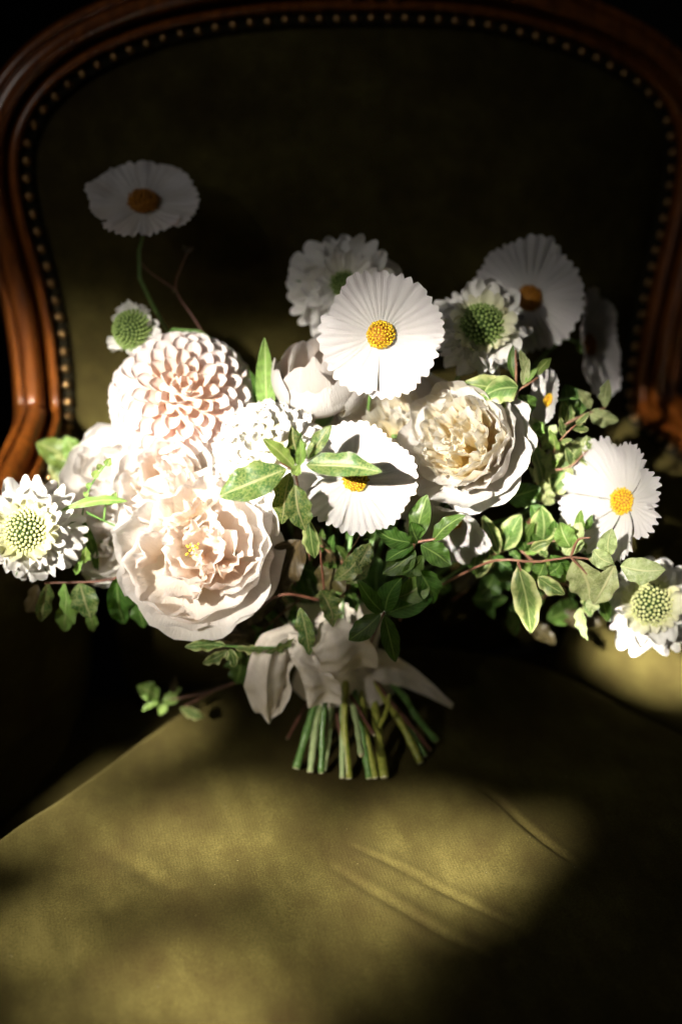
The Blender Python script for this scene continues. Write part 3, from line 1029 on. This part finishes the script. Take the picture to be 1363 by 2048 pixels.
# ================================================================ flowers
ZV = Vector
cosmos('white cosmos alone at the upper left, shaded on a bare curved stem', P(287, 408, 1.085), 0.0410, -0.05, 1.1, 20, 8, 3, cup=0.10, pleat=0.035,
       heart='floret_amber', heart_r=0.26, via=[P(276, 520, 1.09), P(300, 600, 1.08)])
cosmos('large open white cosmos with a yellow centre, highest of the sunlit flowers', P(760, 670, 0.935), 0.0415, 0.05, 0.12, 10, 8, 11, cup=0.13, pleat=0.05)
cosmos('white cosmos with a speckled leaf lying across its centre', P(710, 960, 0.905), 0.0385, 0.05, 0.25, 0, 8, 23, cup=0.12, pleat=0.045)
cosmos('shaded white cosmos with a rust centre, at the upper right behind the green scabiosa', P(1057, 597, 1.075), 0.0440, -0.05, 0.12, 35, 8, 31, cup=0.2, pleat=0.07, heart='floret_amber')
cosmos('dark cosmos seen edge on in the shade, furthest right before the chair back', P(1172, 690, 1.085), 0.0400, 2.6, 0.3, 0, 7, 37, cup=0.3, pleat=0.05, heart='floret_amber')
cosmos('white cosmos with fluted separate petals and yellow centre at the right', P(1246, 1003, 0.945), 0.0430, -0.70, 0.1, 12, 8, 43, cup=0.42, pleat=0.07, gap=0.34, tooth=0.12, via=[P(1180, 1060, 0.985), P(1000, 1040, 1.0)])
cosmos('small bright cosmos turned sideways behind the upper right sprig', P(1098, 800, 0.985), 0.0215, -1.6, 0.4, 0, 7, 47, cup=0.3, pleat=0.05)
cosmos('white cosmos hanging face down under the cream rose, its back in shade', P(905, 1040, 0.945), 0.0300, -0.5, -1.3, 15, 7, 53, cup=0.45, pleat=0.02, tooth=0.05)

scabiosa('small scabiosa bud head in side view above the blush dahlia', P(270, 662, 1.035), 0.0200, 0.0135, -0.7, 0.35, 0, 3, (7, 7, 6), 'bead_darkgreen', keep=0.8, dome_h=1.3, droop=-0.1,
         via=[P(340, 660, 1.04), P(395, 662, 1.04), P(430, 690, 1.03)])
scabiosa('pale ruffled scabiosa with a green heart in shade behind the largest cosmos', P(690, 572, 1.055), 0.0400, 0.0130, 0.1, 0.2, 0, 5, (14, 15, 14), 'bead_darkgreen', inner='scabiosa_white', dome_h=0.5, droop=0.2)
scabiosa('half shaded scabiosa with a domed green centre right of the largest cosmos', P(962, 655, 1.01), 0.0350, 0.0165, 0.15, 0.35, 0, 7, (12, 13, 13), 'bead_darkgreen', dome_h=0.75)
scabiosa('sunlit scabiosa with pale green beaded centre at the lower right', P(1303, 1208, 0.925), 0.0345, 0.0160, -0.05, 0.05, 0, 9, (12, 13, 13), 'bead_green', dome_h=0.8, via=[P(1240, 1150, 0.975), P(1040, 1060, 1.0)])
scabiosa('sunlit scabiosa with pale green beaded centre at the far left edge', P(55, 1062, 0.915), 0.0350, 0.0155, -0.25, 0.05, 0, 12, (12, 13, 13), 'bead_green', dome_h=0.8)

dahlia('blush pink ball dahlia with cupped petals at the left', P(368, 806, 1.0), 0.0475, 0.05, 0.34, 0, 3, 235, wide=0.9)
dahlia('pure white ruffled dahlia blown out by sun behind the speckled leaves', P(540, 912, 0.955), 0.0365, -0.2, 0.35, 0, 8, 170, mats=('dahlia_white', 'dahlia_white'), cupf=0.6, wide=0.95, ragged=0.55, toothed=1.5)

rose('large peach hearted garden rose, fully open at the lower left', P(392, 1105, 0.918), 0.0590, -0.10, 0.06, 0, 4, 30, ('rose_white', 'rose_blush', 'rose_peach'), crumple=0.21, tuft=True, outer=9, loose=0.26, split=(0.5, 0.8), cupped=0.6)
rose('blown white rose wedged between the blush dahlia and the peach rose', P(335, 962, 0.950), 0.0440, -0.3, 0.35, 0, 41, 22, ('rose_white', 'rose_white', 'rose_blush'), close=0.1, crumple=0.13, outer=9, cupped=0.5)
rose('white rose with large smooth outer petals at the far left under the dahlia', P(225, 955, 0.985), 0.0500, -0.75, 0.5, 0, 6, 20, ('rose_white', 'rose_white', 'rose_white'), close=0.25, crumple=0.12, outer=10, cupped=0.4)
rose('closed white rose bud beside the strap leaf behind the largest cosmos', P(632, 760, 0.99), 0.0520, -0.15, 1.4, 0, 8, 11, ('rose_white', 'rose_white', 'rose_blush'), close=0.78, crumple=0.035, outer=8, loose=0.02)
rose('cream peony rose with a dense ruffled heart at the centre right', P(926, 884, 0.943), 0.0450, -0.32, 0.25, 0, 15, 48, ('rose_white', 'rose_cream', 'rose_cream'), crumple=0.2, outer=7, loose=0.2, cupped=0.0, split=(0.4, 0.7), rim=0.52)
rose('cream rose tucked behind the cosmos with a leaf on it, yellow in its folds', P(785, 872, 0.985), 0.0520, -0.3, 0.3, 0, 19, 32, ('rose_cream', 'rose_white', 'rose_cream'), crumple=0.2, outer=9)
rose('pale blush rose half hidden behind the fluted cosmos at the right', P(1150, 945, 1.0), 0.0260, -0.2, 0.2, 0, 27, 22, ('rose_blush', 'rose_blush', 'rose_peach'), crumple=0.15)
rose('small white rose low at the left between the edge scabiosa and the peach rose', P(205, 1085, 0.955), 0.0310, -0.4, 0.1, 0, 33, 22, ('rose_white', 'rose_white', 'rose_white'), crumple=0.2)

# ================================================================ foliage
VG = 'leafy sprigs in the bouquet'
sprig('foliage_sprig', 'speckled yellow green sprig sticking out in front, over the white dahlia and cosmos', VG, 0.872,
      [(572, 938, 438, 992, 88, 's', 10, 0, -.01), (612, 930, 762, 940, 62, 's', -25, 0, -.012), (590, 970, 612, 1062, 62, 's', -10, 0, -.006), (588, 935, 527, 878, 34, 'l', 15, 0, -.004),
       (597, 935, 600, 880, 24, 'l', 5, 0, -.004), (600, 925, 585, 852, 54, 's', 25, .01, .012), (615, 918, 660, 850, 38, 's', -20, .01, .014), (585, 950, 598, 930, 26, 'l', 0, -.003, -.006),
       (580, 945, 560, 1050, 56, 's', 30, .012, .012), (618, 1040, 628, 1118, 40, 'v', 20, .012, .01), (575, 925, 590, 905, 40, 'p', 20, 0, .01)],
      [[(620, 1120, .05), (600, 1000, .02), (590, 940, 0)], [(590, 940, 0), (560, 925, -.002)]], wave=0.10)
sprig('foliage_sprig', 'glossy green sprig with crossing leaves below the cosmos pair, upper of the two', VG, 0.895,
      [(818, 1085, 752, 1058, 50, 'g', 20, 0, -.005), (830, 1080, 852, 990, 56, 'g', -15, 0, .005), (835, 1085, 822, 1045, 44, 'g', 30, 0, -.008), (865, 1080, 928, 1030, 42, 'g', -20, -.002, -.006),
       (840, 1090, 902, 1130, 58, 'g', -10, 0, -.004), (826, 1092, 770, 1120, 36, 'g', 40, 0, -.01), (830, 1100, 765, 1148, 56, 'g', 10, 0, -.004), (845, 1110, 802, 1150, 44, 'g', -30, 0, -.008),
       (740, 1085, 715, 1135, 40, 's', -10, .015, .01), (838, 1140, 868, 1208, 62, 'g', -20, .004, .006)],
      [[(800, 1240, .05), (820, 1150, .015), (828, 1085, 0)], [(828, 1085, 0), (870, 1078, -.002)]], stem_mat='stem_red', wave=0.09)
sprig('foliage_sprig', 'glossy green sprig of five leaves hanging over the ribbon, lower of the two', VG, 0.893,
      [(765, 1225, 716, 1160, 42, 'g', 15, 0, -.004), (770, 1222, 800, 1158, 52, 'g', -10, 0, -.005), (775, 1226, 866, 1190, 62, 'g', -25, .004, .008), (760, 1228, 696, 1280, 52, 'g', 15, 0, -.003),
       (768, 1230, 792, 1326, 44, 'g', -10, 0, -.004), (795, 1195, 858, 1150, 60, 'l', 10, .006, .01)],
      [[(740, 1290, .055), (755, 1250, .02), (767, 1226, 0)]], stem_mat='stem_red', wave=0.05)
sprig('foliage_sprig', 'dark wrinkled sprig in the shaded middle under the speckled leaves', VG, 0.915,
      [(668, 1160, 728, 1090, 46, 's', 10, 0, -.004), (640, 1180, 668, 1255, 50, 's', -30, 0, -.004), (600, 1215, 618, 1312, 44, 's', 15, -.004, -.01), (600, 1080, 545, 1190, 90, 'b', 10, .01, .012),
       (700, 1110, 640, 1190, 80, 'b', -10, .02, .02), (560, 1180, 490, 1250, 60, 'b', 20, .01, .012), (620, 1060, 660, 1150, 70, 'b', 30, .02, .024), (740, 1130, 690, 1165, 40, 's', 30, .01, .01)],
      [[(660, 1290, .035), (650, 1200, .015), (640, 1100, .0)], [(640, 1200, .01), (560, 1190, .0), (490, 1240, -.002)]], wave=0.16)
sprig('foliage_sprig', 'mottled sprig hanging below the scabiosa at the left edge', VG, 0.925,
      [(160, 1165, 182, 1238, 66, 's', 10, 0, -.004), (96, 1165, 84, 1245, 46, 's', -25, 0, -.002), (130, 1165, 128, 1230, 34, 'l', 40, 0, -.002), (75, 1170, 50, 1225, 40, 'b', 20, .01, .015),
       (150, 1195, 130, 1265, 50, 'l', -10, .012, .016), (175, 1220, 188, 1265, 28, 'l', 0, .012, .016), (250, 1150, 300, 1185, 36, 'v', 20, .008, .004), (235, 1150, 250, 1250, 70, 'g', -20, .012, .016), (265, 1180, 285, 1258, 50, 'g', 25, .02, .02),
       (160, 1130, 172, 1095, 24, 'l', 30, -.004, -.008), (150, 1150, 165, 1120, 18, 'l', -20, -.004, -.006)],
      [[(420, 1210, .04), (300, 1145, .01), (205, 1162, 0), (90, 1166, 0)]], wave=0.10)
sprig('foliage_sprig', 'wavy edged sprig trailing under the peach rose', VG, 0.905,
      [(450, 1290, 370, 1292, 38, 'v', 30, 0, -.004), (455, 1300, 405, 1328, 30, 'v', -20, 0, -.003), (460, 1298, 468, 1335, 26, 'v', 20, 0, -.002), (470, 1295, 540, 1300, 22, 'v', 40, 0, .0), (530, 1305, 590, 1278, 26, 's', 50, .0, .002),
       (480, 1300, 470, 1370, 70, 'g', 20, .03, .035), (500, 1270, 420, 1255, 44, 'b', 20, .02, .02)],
      [[(640, 1290, .04), (560, 1296, .004), (455, 1292, 0), (430, 1290, -.002)]], stem_mat='stem_green', wave=0.22)
sprig('foliage_sprig', 'small isolated sprig with round leaves low at the left, off the bouquet', VG, 0.965,
      [(318, 1395, 275, 1372, 46, 'l', 10, 0, -.004), (325, 1400, 358, 1398, 32, 'l', -20, 0, 0), (320, 1405, 283, 1420, 22, 'l', 40, 0, -.002), (335, 1410, 318, 1430, 22, 'l', 20, 0, 0), (360, 1415, 408, 1435, 26, 'v', 10, 0, 0),
       (345, 1385, 352, 1352, 20, 'b', 10, 0, 0), (345, 1390, 362, 1375, 18, 'l', 0, 0, 0)],
      [[(640, 1310, 0), (520, 1345, 0), (430, 1380, 0), (330, 1402, 0)], [(430, 1380, 0), (370, 1412, 0)]], wave=0.15)
sprig('foliage_sprig', 'pale variegated sprig on a long red twig reaching to the lower right scabiosa', VG, 0.902,
      [(1035, 1135, 1062, 1268, 64, 'v', -5, 0, -.008), (1075, 1155, 1128, 1190, 40, 'v', 20, 0, -.004), (1150, 1118, 1178, 1208, 84, 'p', 15, .004, .004), (1228, 1130, 1185, 1210, 58, 'p', -10, -.004, -.008),
       (1230, 1138, 1178, 1118, 40, 'p', 30, 0, -.004), (1185, 1100, 1225, 1128, 44, 'p', 20, -.002, -.006), (1215, 1110, 1222, 1058, 44, 'p', -10, 0, -.004), (1240, 1132, 1328, 1140, 62, 'p', 10, -.004, -.016),
       (1140, 1095, 1120, 1045, 50, 'l', 10, .006, .008), (1130, 1110, 1160, 1045, 60, 'p', -25, .01, .012), (1090, 1120, 1070, 1165, 44, 'g', 25, .01, .012), (1120, 1125, 1095, 1150, 40, 'g', -20, .006, .01), (1100, 1110, 1140, 1150, 42, 'g', 10, .01, .01),
       (1160, 1215, 1172, 1282, 34, 'p', 40, .004, -.002), (1170, 1205, 1198, 1215, 34, 'p', 0, .004, 0), (1060, 1100, 1100, 1085, 30, 'v', 30, .006, .004), (1185, 1165, 1215, 1245, 40, 'g', 30, .02, .02)],
      [[(880, 1170, .05), (985, 1122, .005), (1070, 1124, 0), (1140, 1114, 0), (1175, 1118, 0), (1232, 1134, -.003)], [(1140, 1114, 0), (1185, 1160, .002)], [(1140, 1114, 0), (1155, 1080, -.003), (1180, 1075, -.006)], [(1035, 1125, 0), (1045, 1150, 0)]],
      stem_mat='stem_red', stem_r=0.0010, wave=0.10)
sprig('foliage_sprig', 'green and cream leaves standing under the cream peony rose at the right', VG, 0.938,
      [(965, 1030, 995, 1110, 42, 'v', 20, 0, -.004), (1005, 1100, 1040, 1030, 58, 'v', -15, 0, -.002), (1050, 1100, 1030, 1035, 54, 'g', 10, .002, 0), (1085, 1080, 1080, 1015, 64, 'v', -10, 0, -.004), (1090, 1085, 1060, 1050, 44, 'g', 20, 0, 0),
       (960, 1095, 945, 1150, 46, 'g', 20, .01, .012), (985, 1120, 950, 1155, 30, 'v', 20, .0, 0), (1015, 1000, 1080, 975, 60, 'g', 25, .012, .014), (1060, 1010, 1110, 1060, 50, 'g', -20, .008, .004), (1110, 1050, 1150, 1100, 60, 'g', 10, .02, .02)],
      [[(860, 1180, .04), (950, 1120, .02), (1040, 1080, .01), (1090, 1070, .005)]], stem_mat='stem_green', wave=0.08)
sprig('foliage_sprig', 'pale wavy edged leaves rising at the right of the cream peony rose', VG, 0.965,
      [(1085, 1000, 1062, 880, 50, 'v', 30, 0, -.006), (1090, 1000, 1100, 905, 44, 'p', -30, 0, -.004), (1095, 990, 1150, 915, 60, 'v', 10, .004, .004), (1090, 960, 1160, 885, 70, 'v', -20, .012, .016), (1075, 900, 1060, 830, 40, 'p', 40, .004, 0),
       (1080, 900, 1110, 850, 44, 'p', -20, .006, .006), (1060, 870, 1085, 845, 34, 'l', 10, 0, 0), (1100, 1010, 1085, 960, 40, 'p', 0, -.004, -.008), (1130, 900, 1185, 880, 50, 'p', 20, .02, .02), (1120, 960, 1180, 930, 50, 'g', 20, .02, .02)],
      [[(980, 1120, .03), (1060, 1040, .012), (1088, 980, .004), (1078, 880, 0)]], stem_mat='stem_brown', wave=0.20)
sprig('foliage_sprig', 'yellow green sprig with a pink twig above the cream peony rose', VG, 0.955,
      [(1028, 785, 925, 765, 62, 'v', 15, 0, 0), (1035, 775, 965, 795, 66, 'v', -15, -.004, -.010), (1000, 790, 988, 828, 34, 'v', 10, 0, -.003), (1045, 770, 1058, 718, 22, 'p', 20, 0, .004), (1050, 765, 1075, 735, 16, 'l', 0, 0, .002), (1070, 750, 1102, 716, 24, 'l', 20, .002, .006),
       (1035, 790, 1010, 830, 40, 'g', 20, .01, .012), (1040, 790, 1060, 830, 50, 'g', -10, .01, .012), (1030, 760, 1025, 690, 20, 'g', 0, .012, .02), (1045, 745, 1040, 700, 22, 'p', 30, .01, .014)],
      [[(1030, 860, .03), (1032, 790, 0), (1050, 772, 0), (1075, 755, .002)], [(1032, 790, 0), (1030, 700, .02)]], stem_mat='stem_red', wave=0.07)
sprig('foliage_sprig', 'cream leaved twig pointing right into the dark above the fluted cosmos', VG, 0.985,
      [(1178, 825, 1236, 842, 42, 'p', 10, 0, 0), (1208, 815, 1215, 760, 30, 'p', -15, 0, 0), (1180, 818, 1155, 780, 28, 'p', 20, 0, 0), (1180, 830, 1200, 848, 16, 'p', 0, 0, 0), (1140, 840, 1130, 770, 40, 'g', 20, .01, .012), (1130, 845, 1125, 800, 26, 'v', 0, .004, .004), (1135, 850, 1140, 810, 24, 'v', 30, 0, 0), (1165, 830, 1130, 770, 40, 'g', 10, .012, .014)],
      [[(1060, 930, .02), (1105, 870, 0), (1145, 840, 0), (1182, 824, 0), (1210, 815, 0)]], stem_mat='stem_red', wave=0.14)
sprig('budded_twig', 'thin green twig with tiny buds against the white rose at the left', 'thin budded twigs in the bouquet', 0.935,
      [(182, 975, 172, 968, 16, 'l', 0, 0, 0), (186, 955, 196, 940, 18, 'l', 0, 0, 0), (200, 940, 196, 928, 18, 'l', 20, 0, 0), (210, 930, 222, 916, 18, 'l', 0, 0, 0), (176, 985, 168, 992, 14, 'l', 0, 0, 0), (215, 1010, 232, 985, 22, 'l', 10, 0, 0)],
      [[(160, 1090, .02), (165, 1030, .004), (180, 975, 0), (216, 922, 0)], [(172, 1024, 0), (205, 1040, 0), (238, 1055, 0)], [(208, 1040, 0), (213, 1005, 0), (228, 990, 0)]], stem_mat='stem_green', stem_r=0.0008)
sprig('strap_leaf', 'long narrow grass green leaf lying across the white rose at the left', 'narrow strap leaves in the bouquet', 0.925,
      [(255, 1002, 122, 1018, 22, 'l', 10, 0.006, -.004)], [], droop=0.35)
sprig('strap_leaf', 'tall flat pointed leaf standing between the blush dahlia and the rose bud', 'narrow strap leaves in the bouquet', 0.985,
      [(535, 850, 528, 676, 46, 'l', -15, 0, 0.01), (520, 850, 500, 740, 24, 'g', 20, .01, .012)], [], wave=0.02, droop=0.05)
sprig('strap_leaf', 'olive strap leaf hanging behind the scabiosa at the left edge', 'narrow strap leaves in the bouquet', 0.945,
      [(160, 1030, 195, 1150, 26, 'g', 10, 0, 0)], [], wave=0.02, droop=0.1)
sprig('foliage_sprig', 'blurred bright green leaves behind the white rose by the left arm of the chair', VG, 1.035,
      [(150, 940, 72, 885, 70, 'l', 10, 0, .004), (160, 960, 100, 915, 70, 'v', -10, 0, 0), (160, 930, 130, 872, 50, 'l', 10, 0, .004), (150, 990, 105, 960, 40, 'l', 10, 0, 0)],
      [[(260, 1020, .0), (170, 960, 0), (100, 910, 0)]], stem_mat='stem_green')
sprig('budded_twig', 'dim curved twig with closed buds below the lone cosmos', 'thin budded twigs in the bouquet', 1.075,
      [(368, 505, 388, 495, 16, 'b', 0, 0, 0), (372, 500, 366, 490, 12, 'b', 0, 0, 0), (352, 578, 345, 585, 14, 'b', 0, 0, 0)],
      [[(420, 690, -.02), (390, 640, -.01), (352, 580, 0), (364, 530, 0), (378, 500, 0)], [(352, 580, 0), (300, 545, .004), (282, 525, .006)]], stem_mat='stem_brown', stem_r=0.0008)
ra = random.Random(12)


def spray(label, y0, twigs, keys, lmin, lmax, seed):
    r = random.Random(seed)
    lv = []
    for tw in twigs:
        for i in range(len(tw) - 1):
            (u0, v0, d0), (u1, v1, d1) = tw[i], tw[i + 1]
            L = math.hypot(u1 - u0, v1 - v0)
            n = max(2, int(L / 17))
            for k in range(n):
                q = (k + 0.5) / n
                a = math.atan2(v1 - v0, u1 - u0) + (1 if k % 2 else -1) * r.uniform(0.6, 1.25)
                ll = r.uniform(lmin, lmax)
                u, v_, d = u0 + (u1 - u0) * q, v0 + (v1 - v0) * q, d0 + (d1 - d0) * q
                lv.append((u, v_, u + ll * math.cos(a), v_ + ll * math.sin(a), ll * r.uniform(0.5, 0.68), r.choice(keys), r.uniform(-40, 40), d, d + r.uniform(-.012, .004)))
        u, v_, d = tw[-1]
        lv.append((u, v_, u + lmax * 0.7 * r.uniform(-1, 1), v_ - lmax * 0.6, lmin * 0.6, keys[0], 0, d, d))
    return sprig('foliage_sprig', label, VG, y0, lv, twigs, stem_mat='stem_red', stem_r=0.0008, wave=0.18)


spray('airy spray of small pale wavy leaves between the cream peony rose and fluted cosmos', 0.962, [[(1050, 1010, .02), (1085, 940, .005), (1120, 880, 0), (1150, 850, 0)], [(1085, 940, .005), (1135, 935, 0), (1175, 900, 0)]], 'vpvl', 26, 44, 5)
spray('small mixed green leaves crowding behind the long red twig at the right', 0.935, [[(960, 1120, .02), (1040, 1090, .006), (1120, 1080, 0), (1170, 1060, 0)], [(1040, 1100, .01), (1110, 1160, .004), (1180, 1190, .004), (1220, 1210, .004)]], 'gvgl', 28, 50, 6)
spray('small dark green leaves in the gap under the leafed cosmos', 0.93, [[(700, 1200, .02), (690, 1130, .004), (720, 1070, 0)], [(690, 1130, .004), (640, 1090, .004)], [(700, 1170, .01), (660, 1220, .0)]], 'gggs', 32, 54, 7)
spray('small green leaves peeping out between the peach rose and the ribbon', 0.945, [[(600, 1200, .01), (560, 1230, 0), (520, 1265, 0)], [(590, 1170, .01), (570, 1120, .0)]], 'gsgb', 30, 48, 8)
# the hidden leafy collar that fills the bouquet's underside
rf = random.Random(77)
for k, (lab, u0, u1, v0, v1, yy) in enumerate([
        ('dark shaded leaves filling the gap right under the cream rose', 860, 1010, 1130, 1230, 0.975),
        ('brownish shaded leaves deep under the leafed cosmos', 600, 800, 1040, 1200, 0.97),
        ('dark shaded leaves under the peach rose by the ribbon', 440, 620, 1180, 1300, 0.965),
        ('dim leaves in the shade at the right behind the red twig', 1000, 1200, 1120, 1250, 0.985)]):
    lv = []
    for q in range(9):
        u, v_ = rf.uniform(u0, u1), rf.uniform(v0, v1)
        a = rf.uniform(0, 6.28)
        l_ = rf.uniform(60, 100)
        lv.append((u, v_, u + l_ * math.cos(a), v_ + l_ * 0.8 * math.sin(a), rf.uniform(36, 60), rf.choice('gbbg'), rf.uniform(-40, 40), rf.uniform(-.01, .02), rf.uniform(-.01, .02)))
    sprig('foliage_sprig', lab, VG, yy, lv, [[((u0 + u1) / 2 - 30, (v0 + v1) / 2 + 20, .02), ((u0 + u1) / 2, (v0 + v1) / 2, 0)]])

# ================================================================ ribbon
def strip(name, pts, widths, n=40, m=15, folds=0.0, nf=3.0, seed=0, ripple=0.0, vfold=0.0):
    """ribbon along pts; widths: one vector (half width) per point"""
    c = cat(pts, n)
    wv = cat(widths, n)
    v, f, uv = [], [], []
    for i in range(n):
        t = (c[min(i + 1, n - 1)] - c[max(i - 1, 0)]).normalized()
        nn = t.cross(wv[i]).normalized()
        for j in range(m):
            s = -1 + 2 * j / (m - 1)
            h = folds * math.sin(s * math.pi * nf + seed + i * 0.05) + ripple * N3(i * 0.17, s * 1.4, seed)
            h -= vfold * abs(s)
            v.append(c[i] + wv[i] * s + nn * h)
            uv.append((i / (n - 1), 0.5 + s / 2))
    for i in range(n - 1):
        for j in range(m - 1):
            f.append((i * m + j, i * m + j + 1, (i + 1) * m + j + 1, (i + 1) * m + j))
    return mesh(name, v, f, uv)


rb = P(660, 1310, 0.93)
ribbon = thing('ribbon', 'off white silk ribbon bow tied around the stems of the bouquet', 'ribbon', Matrix.Translation(rb))


def rp(u, v, y):
    return P(u, v, y) - rb


def wpx(u, v, y):
    return (RT * u + UP * -v + Vector((0, y, 0))) * mpp(rb)


# wrap: a gathered sleeve round the stem bundle
v, f, uv = [], [], []
NA, NH = 90, 26
for i in range(NH):
    q = i / (NH - 1)
    c0 = P(668 + 22 * q, 1232 + 140 * q, 0.955 + 0.012 * (q - .5)) - rb
    rx = (0.026 + 0.004 * q + 0.008 * (q - 0.5) ** 2 * 4)
    for j in range(NA):
        a = 2 * math.pi * j / NA
        k = 1 + 0.035 * math.sin(a * 5 + q * 5.4) + 0.02 * math.sin(a * 9 - q * 7 + 1) + 0.12 * N3(math.cos(a) * 2, math.sin(a) * 2, q * 3)
        e = c0 + Vector((math.cos(a) * rx * k, math.sin(a) * rx * 0.8 * k, 0))
        e.z += 0.006 * N3(math.cos(a) * 1.5, math.sin(a) * 1.5, 7) * (1 if i in (0, NH - 1) else 0.6)
        v.append(e)
        uv.append((q, j / NA))
for i in range(NH - 1):
    for j in range(NA):
        k = (j + 1) % NA
        f.append((i * NA + j, i * NA + k, (i + 1) * NA + k, (i + 1) * NA + j))
link('ribbon_wrap', mesh('ribbon_wrap', v, f, uv), 'silk', ribbon)
# left loop, a hanging teardrop doubled on itself
link('ribbon_loop', strip('ribbon_loop', [rp(600, 1268, 0.922), rp(556, 1285, 0.912), rp(536, 1330, 0.905), rp(532, 1390, 0.903), rp(538, 1446, 0.909), rp(546, 1400, 0.920), rp(552, 1330, 0.924), rp(610, 1290, 0.93)],
                          [wpx(10, 24, 0), wpx(28, 20, 4), wpx(38, 6, 6), wpx(40, 0, 6), wpx(15, 0, 4), wpx(34, 0, 4), wpx(28, 4, 4), wpx(10, 16, 0)], 80, 33, 0.0010, 2.4, 1.0, 0.003, 0.010), 'silk', ribbon)
# front tail falling over the stems
link('ribbon_tail', strip('ribbon_tail', [rp(600, 1275, 0.915), rp(610, 1320, 0.906), rp(640, 1360, 0.904), rp(648, 1408, 0.908)],
                          [wpx(22, 12, 4), wpx(36, 8, 6), wpx(34, 2, 8), wpx(33, -3, 6)], 50, 31, 0.0022, 1.2, 2.0, 0.0025, 0.0), 'silk', ribbon)
# right tail drifting into the shade
link('ribbon_tail', strip('ribbon_tail', [rp(700, 1310, 0.935), rp(770, 1335, 0.945), rp(830, 1362, 0.955), rp(904, 1412, 0.96)],
                          [wpx(-6, 24, 0), wpx(-8, 30, 0), wpx(-14, 28, 4), wpx(-4, 5, 2)], 50, 31, 0.0018, 1.2, 0.6, 0.003), 'silk', ribbon)
# knot
link('ribbon_knot', strip('ribbon_knot', [rp(640, 1255, 0.92), rp(665, 1275, 0.903), rp(690, 1305, 0.901), rp(705, 1345, 0.915)],
                          [wpx(26, -22, 6), wpx(40, -26, 0), wpx(52, -22, 0), wpx(48, -12, 6)], 50, 37, 0.0026, 1.3, 0.9, 0.0025), 'silk', ribbon)

# ================================================================ cut stems fanned out on the seat
STEMS = [  # end px, start px, radius mm, material, label
    ((592, 1536), (648, 1375), 2.3, 'stem_green', 'thick mid green cut stem, leftmost green one of the fan'),
    ((620, 1543), (655, 1375), 2.0, 'stem_pale', 'pale green cut stem second of the greens from the left'),
    ((642, 1545), (660, 1375), 1.7, 'stem_green', 'thin grey green cut stem beside the pale one at the left'),
    ((648, 1540), (664, 1380), 1.4, 'stem_pale', 'slim pale stem ending short between the left greens'),
    ((684, 1555), (684, 1375), 1.7, 'stem_pale', 'glossy mint green stem in the middle under the ribbon tail'),
    ((697, 1556), (690, 1380), 2.2, 'stem_yellow', 'yellow green stem in the middle with the dark twig across it'),
    ((722, 1510), (693, 1385), 1.8, 'stem_pale', 'mint green stem cut short right of the middle'),
    ((738, 1556), (700, 1380), 2.0, 'stem_green', 'mid green stem behind the bright yellow one'),
    ((750, 1555), (716, 1395), 2.1, 'stem_yellow', 'yellow green stem left of the brightest yellow one'),
    ((768, 1554), (738, 1385), 2.6, 'stem_yellow', 'thickest bright yellow forked stem'),
    ((840, 1525), (785, 1450), 2.3, 'stem_yellow', 'ochre cut stem at the right of the fan'),
    ((850, 1512), (775, 1425), 1.8, 'stem_green', 'light green stem above the ochre one at the right'),
    ((872, 1482), (800, 1415), 2.0, 'stem_green', 'dull green stem furthest right in the fan'),
    ((575, 1476), (632, 1400), 1.0, 'stem_brown', 'brown woody twig sticking out furthest left'),
    ((696, 1540), (660, 1390), 1.2, 'stem_brown', 'reddish brown twig hanging straight down the middle'),
    ((748, 1470), (684, 1385), 1.2, 'stem_brown', 'dark brown twig slanting right, cut short'),
    ((860, 1500), (775, 1425), 1.2, 'stem_brown', 'dark brown twig among the right hand greens'),
]
rs = random.Random(9)
for i, (e, s, r, mt, lab) in enumerate(STEMS):
    back = max(0.0, (1556 - e[1])) / 1000.0
    pe = PZ(e[0], e[1], 0.0105 + 0.0007 * (i % 5) + (0.03 if e[1] < 1520 and 600 < e[0] < 800 else 0.0))
    ps = P(s[0], s[1] - 30, 0.945 + 0.010 * math.sin(i * 2.3))
    top = P(675 + (s[0] - 700) * 0.3, 1290, 0.955 + 0.008 * math.sin(i * 2.3))
    name = 'twig_end' if mt == 'stem_brown' else 'flower_stalk'
    root = thing(name, lab, 'twig' if mt == 'stem_brown' else 'stem', Matrix.Translation(pe), 'woody twig ends under the ribbon' if mt == 'stem_brown' else 'cut stem ends under the ribbon')
    mid = ps.lerp(pe, 0.5) + Vector((rs.uniform(-.002, .002), 0, rs.uniform(-.001, .002)))
    rr = r / 1000 * 1.2
    link('stalk', tube('stalk', [pe - pe, mid - pe, ps - pe, top - pe], rr, rr * 0.9, 10, 26, cap=True, knots=0.5 if mt == 'stem_brown' else 0.3, seed=i), mt, root)
    ax = (pe - mid).normalized()
    me = tube('cut_end', [Vector((0, 0, 0)) - ax * 0.0002, ax * 0.0006], rr * 0.92, rr * 0.86, 10, 3)
    link('cut_end', me, 'stem_cut', root)
    if 'forked' in lab:
        q = ps.lerp(pe, 0.55)
        link('side_shoot', tube('side_shoot', [q - pe, q + Vector((0.006, -0.002, 0.018)) - pe, q + Vector((0.008, -0.002, 0.032)) - pe], rr * 0.6, rr * 0.4, 8, 8), mt, root)
